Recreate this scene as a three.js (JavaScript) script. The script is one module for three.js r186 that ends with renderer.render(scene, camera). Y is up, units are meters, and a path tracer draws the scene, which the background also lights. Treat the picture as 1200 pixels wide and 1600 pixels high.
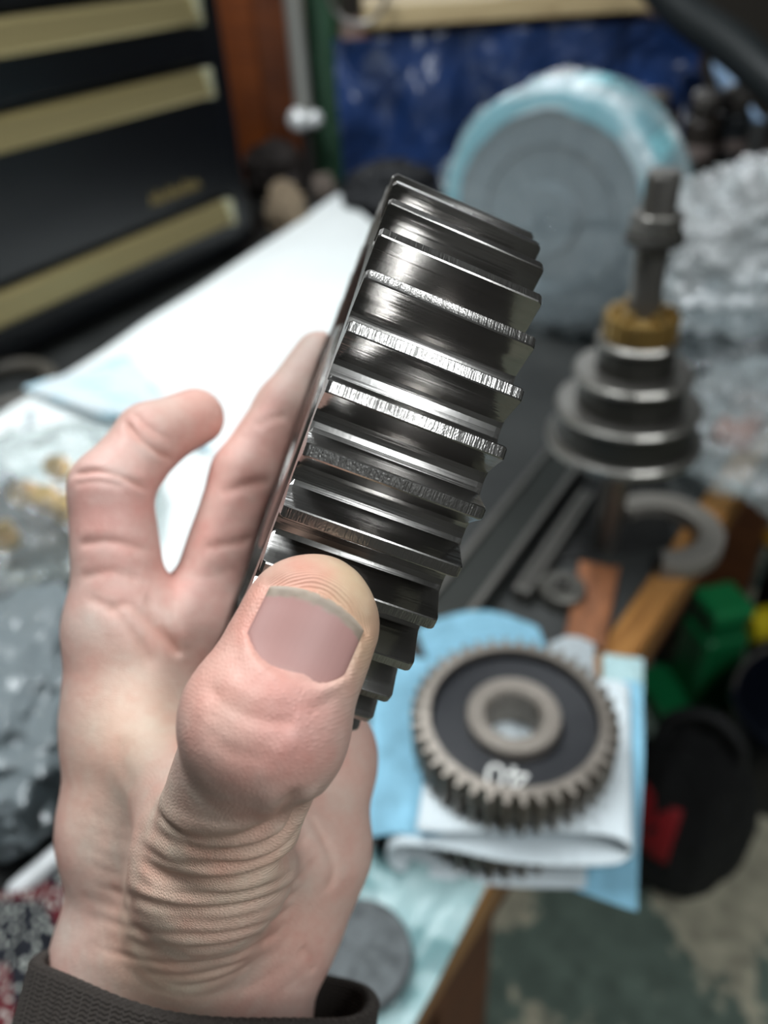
import * as THREE from 'three';
import { RoundedBoxGeometry } from 'three/addons/geometries/RoundedBoxGeometry.js';
import { mergeGeometries, mergeVertices, toCreasedNormals } from 'three/addons/utils/BufferGeometryUtils.js';
import { RectAreaLightUniformsLib } from 'three/addons/lights/RectAreaLightUniformsLib.js';
import { FontLoader } from 'three/addons/loaders/FontLoader.js';
import { TextGeometry } from 'three/addons/geometries/TextGeometry.js';

// ---------------------------------------------------------------- camera, light, exposure
const scene = new THREE.Scene();
scene.background = new THREE.Color(0x020202);
const EYE = 0.464, FOCAL = 1210;                       // metres above the bench, focal length for a 1600 pixel high frame
const camera = new THREE.PerspectiveCamera(2 * Math.atan(800 / FOCAL) * 180 / Math.PI, 0.75, 0.01, 30);
camera.rotation.order = 'YXZ';
camera.rotation.set(-0.64688, 0, -0.06245);
camera.position.set(0, EYE, 0);
camera.focus = 0.122; camera.userData.fStop = 10;
camera.updateMatrixWorld(true);
scene.add(camera);
const renderer = new THREE.WebGLRenderer({ antialias: true });
renderer.toneMapping = THREE.LinearToneMapping;
renderer.toneMappingExposure = 1.3;
renderer.shadowMap.enabled = true;
RectAreaLightUniformsLib.init();
const LAMP = new THREE.Color(0.93, 0.98, 1.0);
const CEILING = 1.72, FLOOR = -0.9;
// two ceiling battens: centre x, z, length along z, strength
const BATTENS = [[0.74, 0.72, 1.25, 40], [-0.35, -0.75, 1.25, 48]];
const WALL_LAMP = [0.35, 0.98, 1.1, 16];                // a tube on the back wall: centre x, height, length, strength

// ---------------------------------------------------------------- helpers
const V = (x, y, z) => new THREE.Vector3(x, y, z);
const ray = (x, y) => V((x - 600) / FOCAL, -(y - 800) / FOCAL, -1).applyEuler(camera.rotation);   // a direction of one metre of depth
const at = (x, y, depth) => ray(x, y).multiplyScalar(depth).add(camera.position);
const on = (x, y, h = 0) => { const r = ray(x, y); return r.multiplyScalar((h - EYE) / r.y).add(camera.position); };
let seed = 7;
const rnd = () => { seed = (seed * 1664525 + 1013904223) >>> 0; return seed / 4294967296; };
const rr = (a, b) => a + (b - a) * rnd();
const clamp = (x, a = 0, b = 1) => Math.min(b, Math.max(a, x));
const smooth = (a, b, x) => { const t = clamp((x - a) / (b - a)); return t * t * (3 - 2 * t); };
const mix = (a, b, t) => a + (b - a) * t;
const hash3 = (i, j, k) => { let h = Math.imul(i, 374761393) ^ Math.imul(j, 668265263) ^ Math.imul(k, 2147483647 ^ 0x5bd1e995); h = Math.imul(h ^ (h >>> 13), 1274126177); return ((h ^ (h >>> 16)) >>> 0) / 4294967296; };
function noise3(x, y, z, P = 0) {                       // value noise 0..1, periodic in x and y when P is given
  const i = Math.floor(x), j = Math.floor(y), k = Math.floor(z), f = x - i, g = y - j, h = z - k;
  const u = f * f * (3 - 2 * f), v = g * g * (3 - 2 * g), w = h * h * (3 - 2 * h);
  const m = (n) => (P ? ((n % P) + P) % P : n);
  const n = (a, b, c) => hash3(m(i + a), m(j + b), k + c);
  return mix(mix(mix(n(0, 0, 0), n(1, 0, 0), u), mix(n(0, 1, 0), n(1, 1, 0), u), v), mix(mix(n(0, 0, 1), n(1, 0, 1), u), mix(n(0, 1, 1), n(1, 1, 1), u), v), w);
}
const fbm = (x, y, z, o = 4) => { let s = 0, a = 0.5, t = 0; for (let k = 0; k < o; k++) { s += a * noise3(x, y, z + k * 7.3); t += a; x *= 2.03; y *= 2.03; z *= 2.03; a *= 0.5; } return s / t; };
const pfbm = (u, v, P, o = 4, z = 0) => { let s = 0, a = 0.5, t = 0; for (let k = 0; k < o; k++) { s += a * noise3(u * P, v * P, z + k * 5.7, P); t += a; P *= 2; a *= 0.5; } return s / t; };
function tex(n, fn, srgb = true, m = n) {               // fn(u, v) gives r, g, b in 0..1
  const d = new Uint8Array(n * m * 4);
  for (let j = 0; j < m; j++) for (let i = 0; i < n; i++) { const c = fn((i + 0.5) / n, (j + 0.5) / m), q = (j * n + i) * 4; for (let k = 0; k < 3; k++) d[q + k] = clamp(c[k] ?? c[0]) * 255; d[q + 3] = 255; }
  const t = new THREE.DataTexture(d, n, m); t.wrapS = t.wrapT = THREE.RepeatWrapping; t.magFilter = THREE.LinearFilter; t.minFilter = THREE.LinearMipmapLinearFilter; t.generateMipmaps = true;
  if (srgb) t.colorSpace = THREE.SRGBColorSpace; t.needsUpdate = true; return t;
}
const grey = (fn, n = 512) => tex(n, (u, v) => { const g = fn(u, v); return [g, g, g]; }, false);
const rep = (t, x, y = x) => { const c = t.clone(); c.repeat.set(x, y); c.needsUpdate = true; return c; };
const S = (o) => new THREE.MeshStandardMaterial(o);
const PH = (o) => new THREE.MeshPhysicalMaterial(o);
const taken = {};
const numbered = (n) => { const k = taken[n] = (taken[n] ?? -1) + 1; return k ? n + '_' + String(k).padStart(3, '0') : n; };
function mesh(name, geo, mat, parent = scene) {
  const m = new THREE.Mesh(geo, mat); m.name = parent === scene ? numbered(name) : name; m.castShadow = m.receiveShadow = true; parent.add(m); return m;
}
function tag(o, label, category, group) { o.userData.label = label; o.userData.category = category; if (group) o.userData.group = group; return o; }
function thing(name, label, category, p = V(0, 0, 0), turn = 0, group) { const g = new THREE.Group(); g.name = numbered(name); g.position.copy(p); g.rotation.y = turn; scene.add(g); return tag(g, label, category, group); }
const struct = (name, geo, mat) => { const m = mesh(name, geo, mat); m.userData.kind = 'structure'; return m; };
const box = (x0, x1, y0, y1, z0, z1, r = 0) => (r ? new RoundedBoxGeometry(x1 - x0, y1 - y0, z1 - z0, 2, r) : new THREE.BoxGeometry(x1 - x0, y1 - y0, z1 - z0)).translate((x0 + x1) / 2, (y0 + y1) / 2, (z0 + z1) / 2);
function boxUV(g, s = 1) {                              // texture coordinates in metres, by the way each face points
  g = g.index ? g.toNonIndexed() : g; const p = g.attributes.position, uv = new Float32Array(p.count * 2), a = V(), b = V(), c = V();
  for (let i = 0; i < p.count; i += 3) {
    a.fromBufferAttribute(p, i); b.fromBufferAttribute(p, i + 1); c.fromBufferAttribute(p, i + 2);
    const n = b.clone().sub(a).cross(c.clone().sub(a)); const x = Math.abs(n.x), y = Math.abs(n.y), z = Math.abs(n.z);
    [a, b, c].forEach((q, k) => { const [s0, t0] = y >= x && y >= z ? [q.x, q.z] : x >= z ? [q.z, q.y] : [q.x, q.y]; uv[(i + k) * 2] = s0 / s; uv[(i + k) * 2 + 1] = t0 / s; });
  }
  g.setAttribute('uv', new THREE.BufferAttribute(uv, 2)); return g;
}
const lathe = (pts, n = 48) => new THREE.LatheGeometry(pts.map(([r, y]) => new THREE.Vector2(r, y)), n);
const sharpLathe = (pts, n = 64) => toCreasedNormals(lathe(pts, n), 0.5);
const tube = (pts, r, n = 64, m = 12, closed = false) => new THREE.TubeGeometry(new THREE.CatmullRomCurve3(pts, closed), n, r, m, closed);
// a sheet with thickness: P(u, v) gives a point; faces on both sides and a closed edge
function sheet(P, nu, nv, t = 0.001) {
  const top = [], uv = [], idx = [], q = V();
  for (let j = 0; j <= nv; j++) for (let i = 0; i <= nu; i++) { top.push(P(i / nu, j / nv)); uv.push(i / nu, j / nv); }
  const W = nu + 1, id = (i, j) => j * W + i, N = top.length, nor = top.map(() => V());
  for (let j = 0; j < nv; j++) for (let i = 0; i < nu; i++) {
    const a = id(i, j), b = id(i + 1, j), c = id(i + 1, j + 1), d = id(i, j + 1); idx.push(a, b, c, a, c, d);
    q.copy(top[c]).sub(top[a]); const n = top[b].clone().sub(top[d]).cross(q).negate(); for (const k of [a, b, c, d]) nor[k].add(n);
  }
  const pos = []; nor.forEach((n) => n.normalize());
  for (const s of [0.5, -0.5]) top.forEach((p, k) => { q.copy(nor[k]).multiplyScalar(-s * t).add(p); pos.push(q.x, q.y, q.z); });
  const one = idx.slice(); for (let k = 0; k < one.length; k += 3) idx.push(one[k] + N, one[k + 2] + N, one[k + 1] + N);
  const rim = (a, b) => idx.push(a, a + N, b, b, a + N, b + N);
  for (let i = 0; i < nu; i++) { rim(id(i, 0), id(i + 1, 0)); rim(id(i + 1, nv), id(i, nv)); }
  for (let j = 0; j < nv; j++) { rim(id(0, j + 1), id(0, j)); rim(id(nu, j), id(nu, j + 1)); }
  const g = new THREE.BufferGeometry(); g.setAttribute('position', new THREE.Float32BufferAttribute(pos, 3)); g.setAttribute('uv', new THREE.Float32BufferAttribute(uv.concat(uv), 2)); g.setIndex(idx); g.computeVertexNormals(); return g;
}
const bilin = (a, b, c, d, u, v) => a.clone().lerp(b, u).lerp(d.clone().lerp(c, u), v);
// ---------------------------------------------------------------- gears
// the toothed rim of a spur gear: axis along y, from y = -w to w; teeth get a small bevel at -w and a longer rounding at +w; groups: 0 lands, 1 flanks and roots, 2 faces
function toothedRim({ N, R, root, inner, w, land, base, bev = 0.0006, round = 0.0006, power = 1.35, edge = 0 }) {
  const pitch = 2 * Math.PI / N, prof = [];              // [angle, radius, material] over one pitch, starting at the middle of a land
  const H = R - root, fl = [];
  if (edge) fl.push([land - edge / R, R]);              // the broken corner of the tooth tip
  for (let k = 0; k <= 7; k++) { const t = k / 7, r = R - (k ? 0 : edge * 0.8) - H * 0.9 * t; fl.push([mix(land, base, Math.pow(t, power)), r]); }
  const bot = base + (pitch / 2 - base) * 0.45;
  const half = [[0, R], ...fl, [bot, root + H * 0.02], [pitch / 2, root]];
  const rs = half.map(([a, r]) => [a, r]).concat(half.slice(0, -1).reverse().map(([a, r]) => [pitch - a, r])); rs.pop();
  const M = rs.length, ring = [];
  for (let k = 0; k < N; k++) for (const [a, r] of rs) ring.push([k * pitch + a, r, a < pitch / 2 ? a : a - pitch]);
  const layers = [[-w, bev, 1], [-w + bev, 0, 0], [0, 0, 0], [w - round, 0, 0], [w - round * 0.45, round * 0.22, 0.3], [w - round * 0.1, round * 0.6, 0.75], [w, round, 1]];
  const pos = [], uv = [], n = ring.length;
  let arc = 0; const arcs = ring.map(([a, r], i) => { const [b, s] = ring[(i + 1) % n]; const v = arc; arc += Math.hypot(r * Math.cos(a) - s * Math.cos(b), r * Math.sin(a) - s * Math.sin(b)); return v; });
  const P = (i, l) => {
    const [a, r, off] = ring[i % n], [y, cut] = layers[l]; const hgt = (r - root) / H;
    const r2 = r - cut * (0.15 + 0.85 * hgt), a2 = a - off * clamp(cut / (R * base)) * 0.55 * (hgt > 0.03 ? 1 : 0);
    return [r2 * Math.cos(a2), y, r2 * Math.sin(a2)];
  };
  const groups = [[], [], []];
  const put = (list, ...q) => list.push(...q);
  const quad = (list, a, b, c, d, ua, ub, uc, ud) => { put(list, [a, ua], [b, ub], [c, uc], [a, ua], [c, uc], [d, ud]); };
  for (let l = 0; l + 1 < layers.length; l++) for (let i = 0; i < n; i++) {
    const k = i % M, isLand = k === 0 || k === M - 1; const y0 = layers[l][0] + 0.021, y1 = layers[l + 1][0] + 0.021, s0 = arcs[i], s1 = i + 1 < n ? arcs[i + 1] : arc;
    quad(groups[isLand ? 0 : 1], P(i, l), P(i, l + 1), P(i + 1, l + 1), P(i + 1, l), [y0, s0], [y1, s0], [y1, s1], [y0, s1]);
  }
  for (const l of [0, layers.length - 1]) for (let i = 0; i < n; i++) {
    const a = P(i, l), b = P(i + 1, l), y = layers[l][0], f = (q) => { const h = Math.hypot(q[0], q[2]); return [q[0] / h * inner, y, q[2] / h * inner]; }, c = f(b), d = f(a), U = (q) => [q[0], q[2]];
    if (l) quad(groups[2], a, d, c, b, U(a), U(d), U(c), U(b)); else quad(groups[2], a, b, c, d, U(a), U(b), U(c), U(d));
  }
  const NI = 144;
  for (let i = 0; i < NI; i++) { const q = (k, y) => [inner * Math.cos(k / NI * 2 * Math.PI), y, inner * Math.sin(k / NI * 2 * Math.PI)]; quad(groups[2], q(i, -w), q(i + 1, -w), q(i + 1, w), q(i, w), [0, -w], [0.01, -w], [0.01, w], [0, w]); }
  const g = new THREE.BufferGeometry(); let start = 0;
  groups.forEach((list, k) => { for (const [p, t] of list) { pos.push(...p); uv.push(...t); } g.addGroup(start, list.length, k); start += list.length; });
  g.setAttribute('position', new THREE.Float32BufferAttribute(pos, 3)); g.setAttribute('uv', new THREE.Float32BufferAttribute(uv, 2));
  // creased normals that keep the groups: normals are averaged over vertices in one place whose faces turn less than 32 degrees
  const c = toCreasedNormals(g, 0.56); c.clearGroups(); start = 0; groups.forEach((list, k) => { c.addGroup(start, list.length, k); start += list.length; });
  return c;
}
const T = {
  land: grey((u, v) => { const s = pfbm(u, v, 8, 3, 1); const line = noise3(u * 230, v * 7, 3, 0); return 0.2 + 0.6 * line * (0.3 + 1.0 * s) + 0.22 * noise3(u * 300, v * 60, 9, 0); }, 1024),
  flank: grey((u, v) => 0.55 * noise3(u * 3, v * 220, 2) + 0.35 * noise3(u * 8, v * 420, 5) + 0.1 * noise3(u * 120, v * 120, 8), 1024),
  fine: grey((u, v) => pfbm(u, v, 32, 4, 2), 512),
  coarse: grey((u, v) => pfbm(u, v, 5, 5, 4), 512),
};
const smear = tex(512, (u, v) => { const a = pfbm(u, v, 4, 5, 11), b = noise3(u * 5, v * 60, 4); const k = clamp(0.25 + 0.75 * a + 0.25 * (b - 0.5)); return [mix(0.67, 0.81, k), mix(0.655, 0.812, k), mix(0.645, 0.815, k)]; });
const steelLand = PH({ color: 0xdad8d5, map: rep(smear, 12), metalness: 1, roughness: 0.3, bumpMap: rep(T.land, 22, 60), bumpScale: 0.00011 });
const steelFlank = PH({ color: 0xdad8d5, map: rep(smear, 10, 20), metalness: 1, roughness: 0.25, bumpMap: rep(T.flank, 20, 12), bumpScale: 0.00004 });
const steelFace = PH({ color: 0xdad8d5, map: rep(smear, 8), metalness: 1, roughness: 0.26, bumpMap: rep(T.fine, 20), bumpScale: 0.00002 });
const oldLand = S({ color: 0xb5aca2, map: rep(smear, 12), metalness: 0.8, roughness: 0.42, bumpMap: rep(T.fine, 30), bumpScale: 0.00006 });
const oldFlank = S({ color: 0xb5aca2, map: rep(smear, 12), metalness: 0.85, roughness: 0.4, bumpMap: rep(T.flank, 12), bumpScale: 0.00008 });
const oldFace = S({ color: 0xb5aca2, map: rep(smear, 9), metalness: 0.65, roughness: 0.46, bumpMap: rep(T.fine, 30), bumpScale: 0.00008 });
const blackPaint = S({ color: 0x14161c, roughness: 0.42, bumpMap: rep(T.fine, 14), bumpScale: 0.00015 });

// the gear in the hand: 36 teeth, 114 mm across; centre and axis in the world
const GC = at(600 + FOCAL * (-0.095 / 3.026), 800 + FOCAL * (-0.208 / 3.026), 3.026 * 0.057);
const toWorld = (x, y, z) => V(x, -y, -z).applyEuler(camera.rotation);      // directions read as right, down, away
const GA = toWorld(0.928, 0.333, 0.166).normalize(), GU = toWorld(0.338, -0.941, 0).normalize(), GV = GA.clone().cross(GU).normalize();
const GR = 0.057, GW = 0.0147;
{
  const g = thing('steel_gear', 'polished steel spur gear held up in the hand, straight teeth edge-on', 'gear');
  // y axis of the gear along GA; the angle of the first tooth from the fit
  const t0 = 0.777, X = GU.clone().multiplyScalar(Math.cos(t0)).add(GV.clone().multiplyScalar(Math.sin(t0))), Z = X.clone().cross(GA);
  g.matrix.makeBasis(X, GA, Z); g.matrix.setPosition(GC); g.matrix.decompose(g.position, g.quaternion, g.scale);
  mesh('toothed_rim', toothedRim({ N: 36, R: GR, root: 0.0497, inner: 0.043, w: GW, land: 0.0188, base: 0.053, bev: 0.0005, round: 0.0009, power: 1.3, edge: 0.00022 }), [steelLand, steelFlank, steelFace], g);
  mesh('web', sharpLathe([[0.021, -0.0092], [0.0405, -0.0092], [0.0432, -0.0118], [0.0432, 0.0118], [0.0405, 0.0092], [0.021, 0.0092]], 96), steelFace, g);
  mesh('hub', sharpLathe([[0.013, -0.0140], [0.0137, -0.0147], [0.0252, -0.0147], [0.026, -0.0140], [0.026, 0.0140], [0.0252, 0.0147], [0.0137, 0.0147], [0.013, 0.0140], [0.013, -0.0140]], 72), steelFace, g);
}
// ---------------------------------------------------------------- room
const RX0 = -2.2, RX1 = 2.3, RZ0 = -2.9, RZ1 = 2.4;
{
  const wall = S({ color: 0x6a6966, roughness: 0.9 });
  struct('ceiling', box(RX0 - 0.1, RX1 + 0.1, CEILING, CEILING + 0.1, RZ0 - 0.1, RZ1 + 0.1), S({ color: 0x9b9a97, roughness: 0.9 }));
  struct('wall_left', box(RX0 - 0.1, RX0, FLOOR, CEILING, RZ0, RZ1), wall); struct('wall_right', box(RX1, RX1 + 0.1, FLOOR, CEILING, RZ0, RZ1), wall);
  struct('wall_back', box(RX0 - 0.1, RX1 + 0.1, FLOOR, CEILING, RZ0 - 0.1, RZ0), S({ color: 0x45403a, roughness: 0.9 })); struct('wall_front', box(RX0 - 0.1, RX1 + 0.1, FLOOR, CEILING, RZ1, RZ1 + 0.1), wall);
  const conc = tex(1024, (u, v) => { const p = pfbm(u, v, 7, 5, 3), q = pfbm(u, v, 40, 3, 6), s = pfbm(u, v, 3, 3, 12); const k = smooth(0.455, 0.51, p * 0.8 + q * 0.2 + (s - 0.5) * 0.25), g = 0.8 + 0.4 * q; return [mix(0.40, 0.68, k) * g, mix(0.46, 0.66, k) * g, mix(0.42, 0.58, k) * g]; });
  struct('floor', boxUV(box(RX0 - 0.1, RX1 + 0.1, FLOOR - 0.1, FLOOR, RZ0 - 0.1, RZ1 + 0.1), 0.9), S({ map: conc, roughness: 0.85, bumpMap: rep(T.fine, 3), bumpScale: 0.001 }));
  for (const [x, z, len, power] of BATTENS) {
    const b = thing('ceiling_batten', x > 0 ? 'long white ceiling light batten behind the photographer' : 'long white ceiling light batten over the bench', 'lamp', V(x, CEILING, z));
    mesh('housing', box(-0.07, 0.07, -0.05, 0, -len / 2 - 0.02, len / 2 + 0.02, 0.006), S({ color: 0xe8e8e4, roughness: 0.5 }), b);
    mesh('diffuser', box(-0.06, 0.06, -0.062, -0.05, -len / 2, len / 2, 0.004), S({ color: 0xffffff, roughness: 0.6, emissive: LAMP, emissiveIntensity: 6 }), b);
    const l = new THREE.RectAreaLight(LAMP, power, 0.12, len); l.position.set(x, CEILING - 0.066, z); l.rotation.x = -Math.PI / 2; l.castShadow = true; l.name = 'batten_light'; scene.add(l);
  }
  const [x, y, len, power] = WALL_LAMP, w = thing('wall_lamp', 'white tube lamp mounted along the back wall', 'lamp', V(x, y, RZ0));
  mesh('housing', box(-len / 2 - 0.02, len / 2 + 0.02, -0.05, 0.05, 0.001, 0.05, 0.006), S({ color: 0xe8e8e4, roughness: 0.5 }), w);
  mesh('diffuser', box(-len / 2, len / 2, -0.04, 0.04, 0.05, 0.062, 0.004), S({ color: 0xffffff, roughness: 0.6, emissive: LAMP, emissiveIntensity: 5 }), w);
  const l = new THREE.RectAreaLight(LAMP, power, len, 0.08); l.position.set(x, y, RZ0 + 0.066); l.rotation.y = Math.PI; l.castShadow = true; l.name = 'wall_lamp_light'; scene.add(l);
}
// ---------------------------------------------------------------- the hand
// joints are placed where the photograph shows them, each with its own depth in millimetres; the field is in millimetres about the gear
const mmv = (x, y, d) => at(x, y, d / 1000).sub(GC).multiplyScalar(1000);
const J = {
  wrist: mmv(292, 1545, 180), arm: mmv(285, 1800, 158),
  indexM: mmv(192, 985, 182), indexP: mmv(173, 765, 181), indexD: mmv(236, 684, 190), indexT: mmv(305, 652, 199),
  midM: mmv(318, 985, 190), midP: mmv(386, 745, 198), midD: mmv(448, 640, 205), midT: mmv(500, 560, 212),
  ringM: mmv(372, 1040, 206), ringP: mmv(418, 815, 222), ringD: mmv(462, 715, 230), ringT: mmv(505, 640, 236),
  pinkM: mmv(425, 1090, 216), pinkP: mmv(445, 905, 236), pinkD: mmv(470, 830, 243), pinkT: mmv(500, 775, 248),
  radA: mmv(208, 1140, 182), radB: mmv(208, 1290, 180), radC: mmv(200, 1480, 178),
  ulnA: mmv(484, 1185, 190), ulnB: mmv(470, 1325, 178), ulnC: mmv(432, 1448, 174),
  cmc: mmv(295, 1470, 168), mcp: mmv(335, 1340, 140), ip: mmv(413, 1128, 108), tip: mmv(492, 958, 114),
};
// thumb frame: along the bone, across the nail, out of the nail
const TA = J.tip.clone().sub(J.ip).normalize();
const TW = toWorld(0.92, 0.37, 0.12); TW.addScaledVector(TA, -TW.dot(TA)).normalize();
const TN = TW.clone().cross(TA).normalize(); if (TN.dot(toWorld(0, 0, -1)) < 0) TN.negate();
const off = (p, ...k) => p.clone().addScaledVector(TA, k[0]).addScaledVector(TW, k[1]).addScaledVector(TN, k[2]);
const bone = (a, b, ra, rb) => {                        // distance to a capsule whose radius goes from ra to rb
  const d = b.clone().sub(a), L2 = d.lengthSq(), L = Math.sqrt(L2);
  return (x, y, z) => { const px = x - a.x, py = y - a.y, pz = z - a.z; let t = (px * d.x + py * d.y + pz * d.z) / L2; t = t < 0 ? 0 : t > 1 ? 1 : t; return Math.hypot(px - t * d.x, py - t * d.y, pz - t * d.z) - (ra + (rb - ra) * t); };
};
const tri = (a, b, c, r) => {                           // distance to a triangle, rounded by r
  const ab = b.clone().sub(a), bc = c.clone().sub(b), ca = a.clone().sub(c), n = ab.clone().cross(c.clone().sub(a)).normalize();
  const na = ab.clone().cross(n), nb = bc.clone().cross(n), nc = ca.clone().cross(n), e = [bone(a, b, 0, 0), bone(b, c, 0, 0), bone(c, a, 0, 0)];
  return (x, y, z) => {
    const ax = x - a.x, ay = y - a.y, az = z - a.z, bx = x - b.x, by = y - b.y, bz = z - b.z, cx = x - c.x, cy = y - c.y, cz = z - c.z;
    if (na.x * ax + na.y * ay + na.z * az <= 0 && nb.x * bx + nb.y * by + nb.z * bz <= 0 && nc.x * cx + nc.y * cy + nc.z * cz <= 0) return Math.abs(n.x * ax + n.y * ay + n.z * az) - r;
    return Math.min(e[0](x, y, z), e[1](x, y, z), e[2](x, y, z)) - r;
  };
};
const smin = (a, b, k) => { const h = Math.max(k - Math.abs(a - b), 0) / k; return Math.min(a, b) - h * h * k * 0.25; };
const group = (k, ...fs) => (x, y, z) => { let d = fs[0](x, y, z); for (let i = 1; i < fs.length; i++) d = smin(d, fs[i](x, y, z), k); return d; };
const fIndex = group(2.2, bone(J.indexM, J.indexP, 11.2, 9.3), bone(J.indexP, J.indexD, 9.1, 8.3), bone(J.indexD, J.indexT, 8.4, 7.4));
const fMid = group(2.2, bone(J.midM, J.midP, 11, 9.2), bone(J.midP, J.midD, 9.2, 8.3), bone(J.midD, J.midT, 8.3, 7.4));
const fRing = group(2.2, bone(J.ringM, J.ringP, 10.5, 8.8), bone(J.ringP, J.ringD, 8.8, 8), bone(J.ringD, J.ringT, 8, 7));
const fPink = group(2.2, bone(J.pinkM, J.pinkP, 9.6, 7.8), bone(J.pinkP, J.pinkD, 7.8, 7), bone(J.pinkD, J.pinkT, 7, 6.3));
const fPalm = group(9,
  bone(J.indexM, J.radA, 11.5, 13), bone(J.radA, J.radB, 13, 12.5), bone(J.radB, J.radC, 12.5, 14.5),
  bone(J.ulnA, J.ulnB, 13, 14), bone(J.ulnB, J.ulnC, 14, 11.5), bone(J.pinkM, J.ulnA, 11, 13),
  tri(J.indexM, J.midM, J.radB, 10.5), tri(J.midM, J.radB, J.ringM, 10.5), tri(J.ringM, J.radB, J.ulnA, 11), tri(J.ringM, J.pinkM, J.ulnA, 10), tri(J.radB, J.ulnA, J.wrist, 12), tri(J.radC, J.ulnC, J.wrist, 13));
const wrA = mmv(205, 1540, 178), wrB = mmv(372, 1545, 178), arA = mmv(190, 1800, 156), arB = mmv(400, 1800, 158);
const fWrist = group(8, bone(wrA, arA, 14.5, 16), bone(wrB, arB, 14.0, 17), bone(J.wrist, J.arm, 15.5, 18));
const tip2 = (s) => bone(off(J.ip, 0, s * 3.0 + 0.4, 0), off(J.tip, -1.0, s * 3.1, 0.2), 7.9, 7.0);
const fThumb = group(3.5,
  tip2(1), tip2(-1), bone(off(J.ip, 1, 0, -0.8), off(J.tip, -1, 0, -1.5), 9.2, 7.5), bone(off(J.tip, -1, 0, -0.4), off(J.tip, 1.7, 0, -0.8), 7.2, 6.9),
  bone(off(J.ip, -0.5, -2.2, -0.6), off(J.ip, -0.5, 2.6, -0.6), 9.0, 9.0));
const fThenar = group(7, bone(J.ip, J.mcp, 10.2, 12.6), bone(J.mcp, J.cmc, 13.2, 15.5), bone(J.cmc, J.wrist, 14.5, 14));
const fWeb = tri(J.mcp, J.radA, J.radB, 7.5), fWeb2 = tri(J.mcp, J.indexM.clone().lerp(J.radA, 0.75), J.midM.clone().lerp(J.radB, 0.7), 5.5), fWeb3 = tri(J.mcp, J.ulnB, J.cmc, 9);
const GAx = GA.x, GAy = GA.y, GAz = GA.z;
function handField(x, y, z) {
  let palm = smin(fPalm(x, y, z), fWrist(x, y, z), 12);
  let th = smin(fThenar(x, y, z), fWeb(x, y, z), 9); th = smin(th, fWeb2(x, y, z), 9); th = smin(th, fWeb3(x, y, z), 7);
  palm = smin(palm, th, 11);
  let d = Math.min(smin(palm, fIndex(x, y, z), 5), smin(palm, fMid(x, y, z), 5), smin(palm, fRing(x, y, z), 5), smin(palm, fPink(x, y, z), 5));
  d = smin(d, fThumb(x, y, z), 3);
  // flesh gives way where it presses on the gear
  const ax = x * GAx + y * GAy + z * GAz, rad = Math.sqrt(Math.max(0, x * x + y * y + z * z - ax * ax));
  const q0 = rad - 57.15, q1 = Math.abs(ax) - 14.85, gear = Math.min(Math.max(q0, q1), 0) + Math.hypot(Math.max(q0, 0), Math.max(q1, 0));
  return -smin(-d, gear, 1.2);
}
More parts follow.
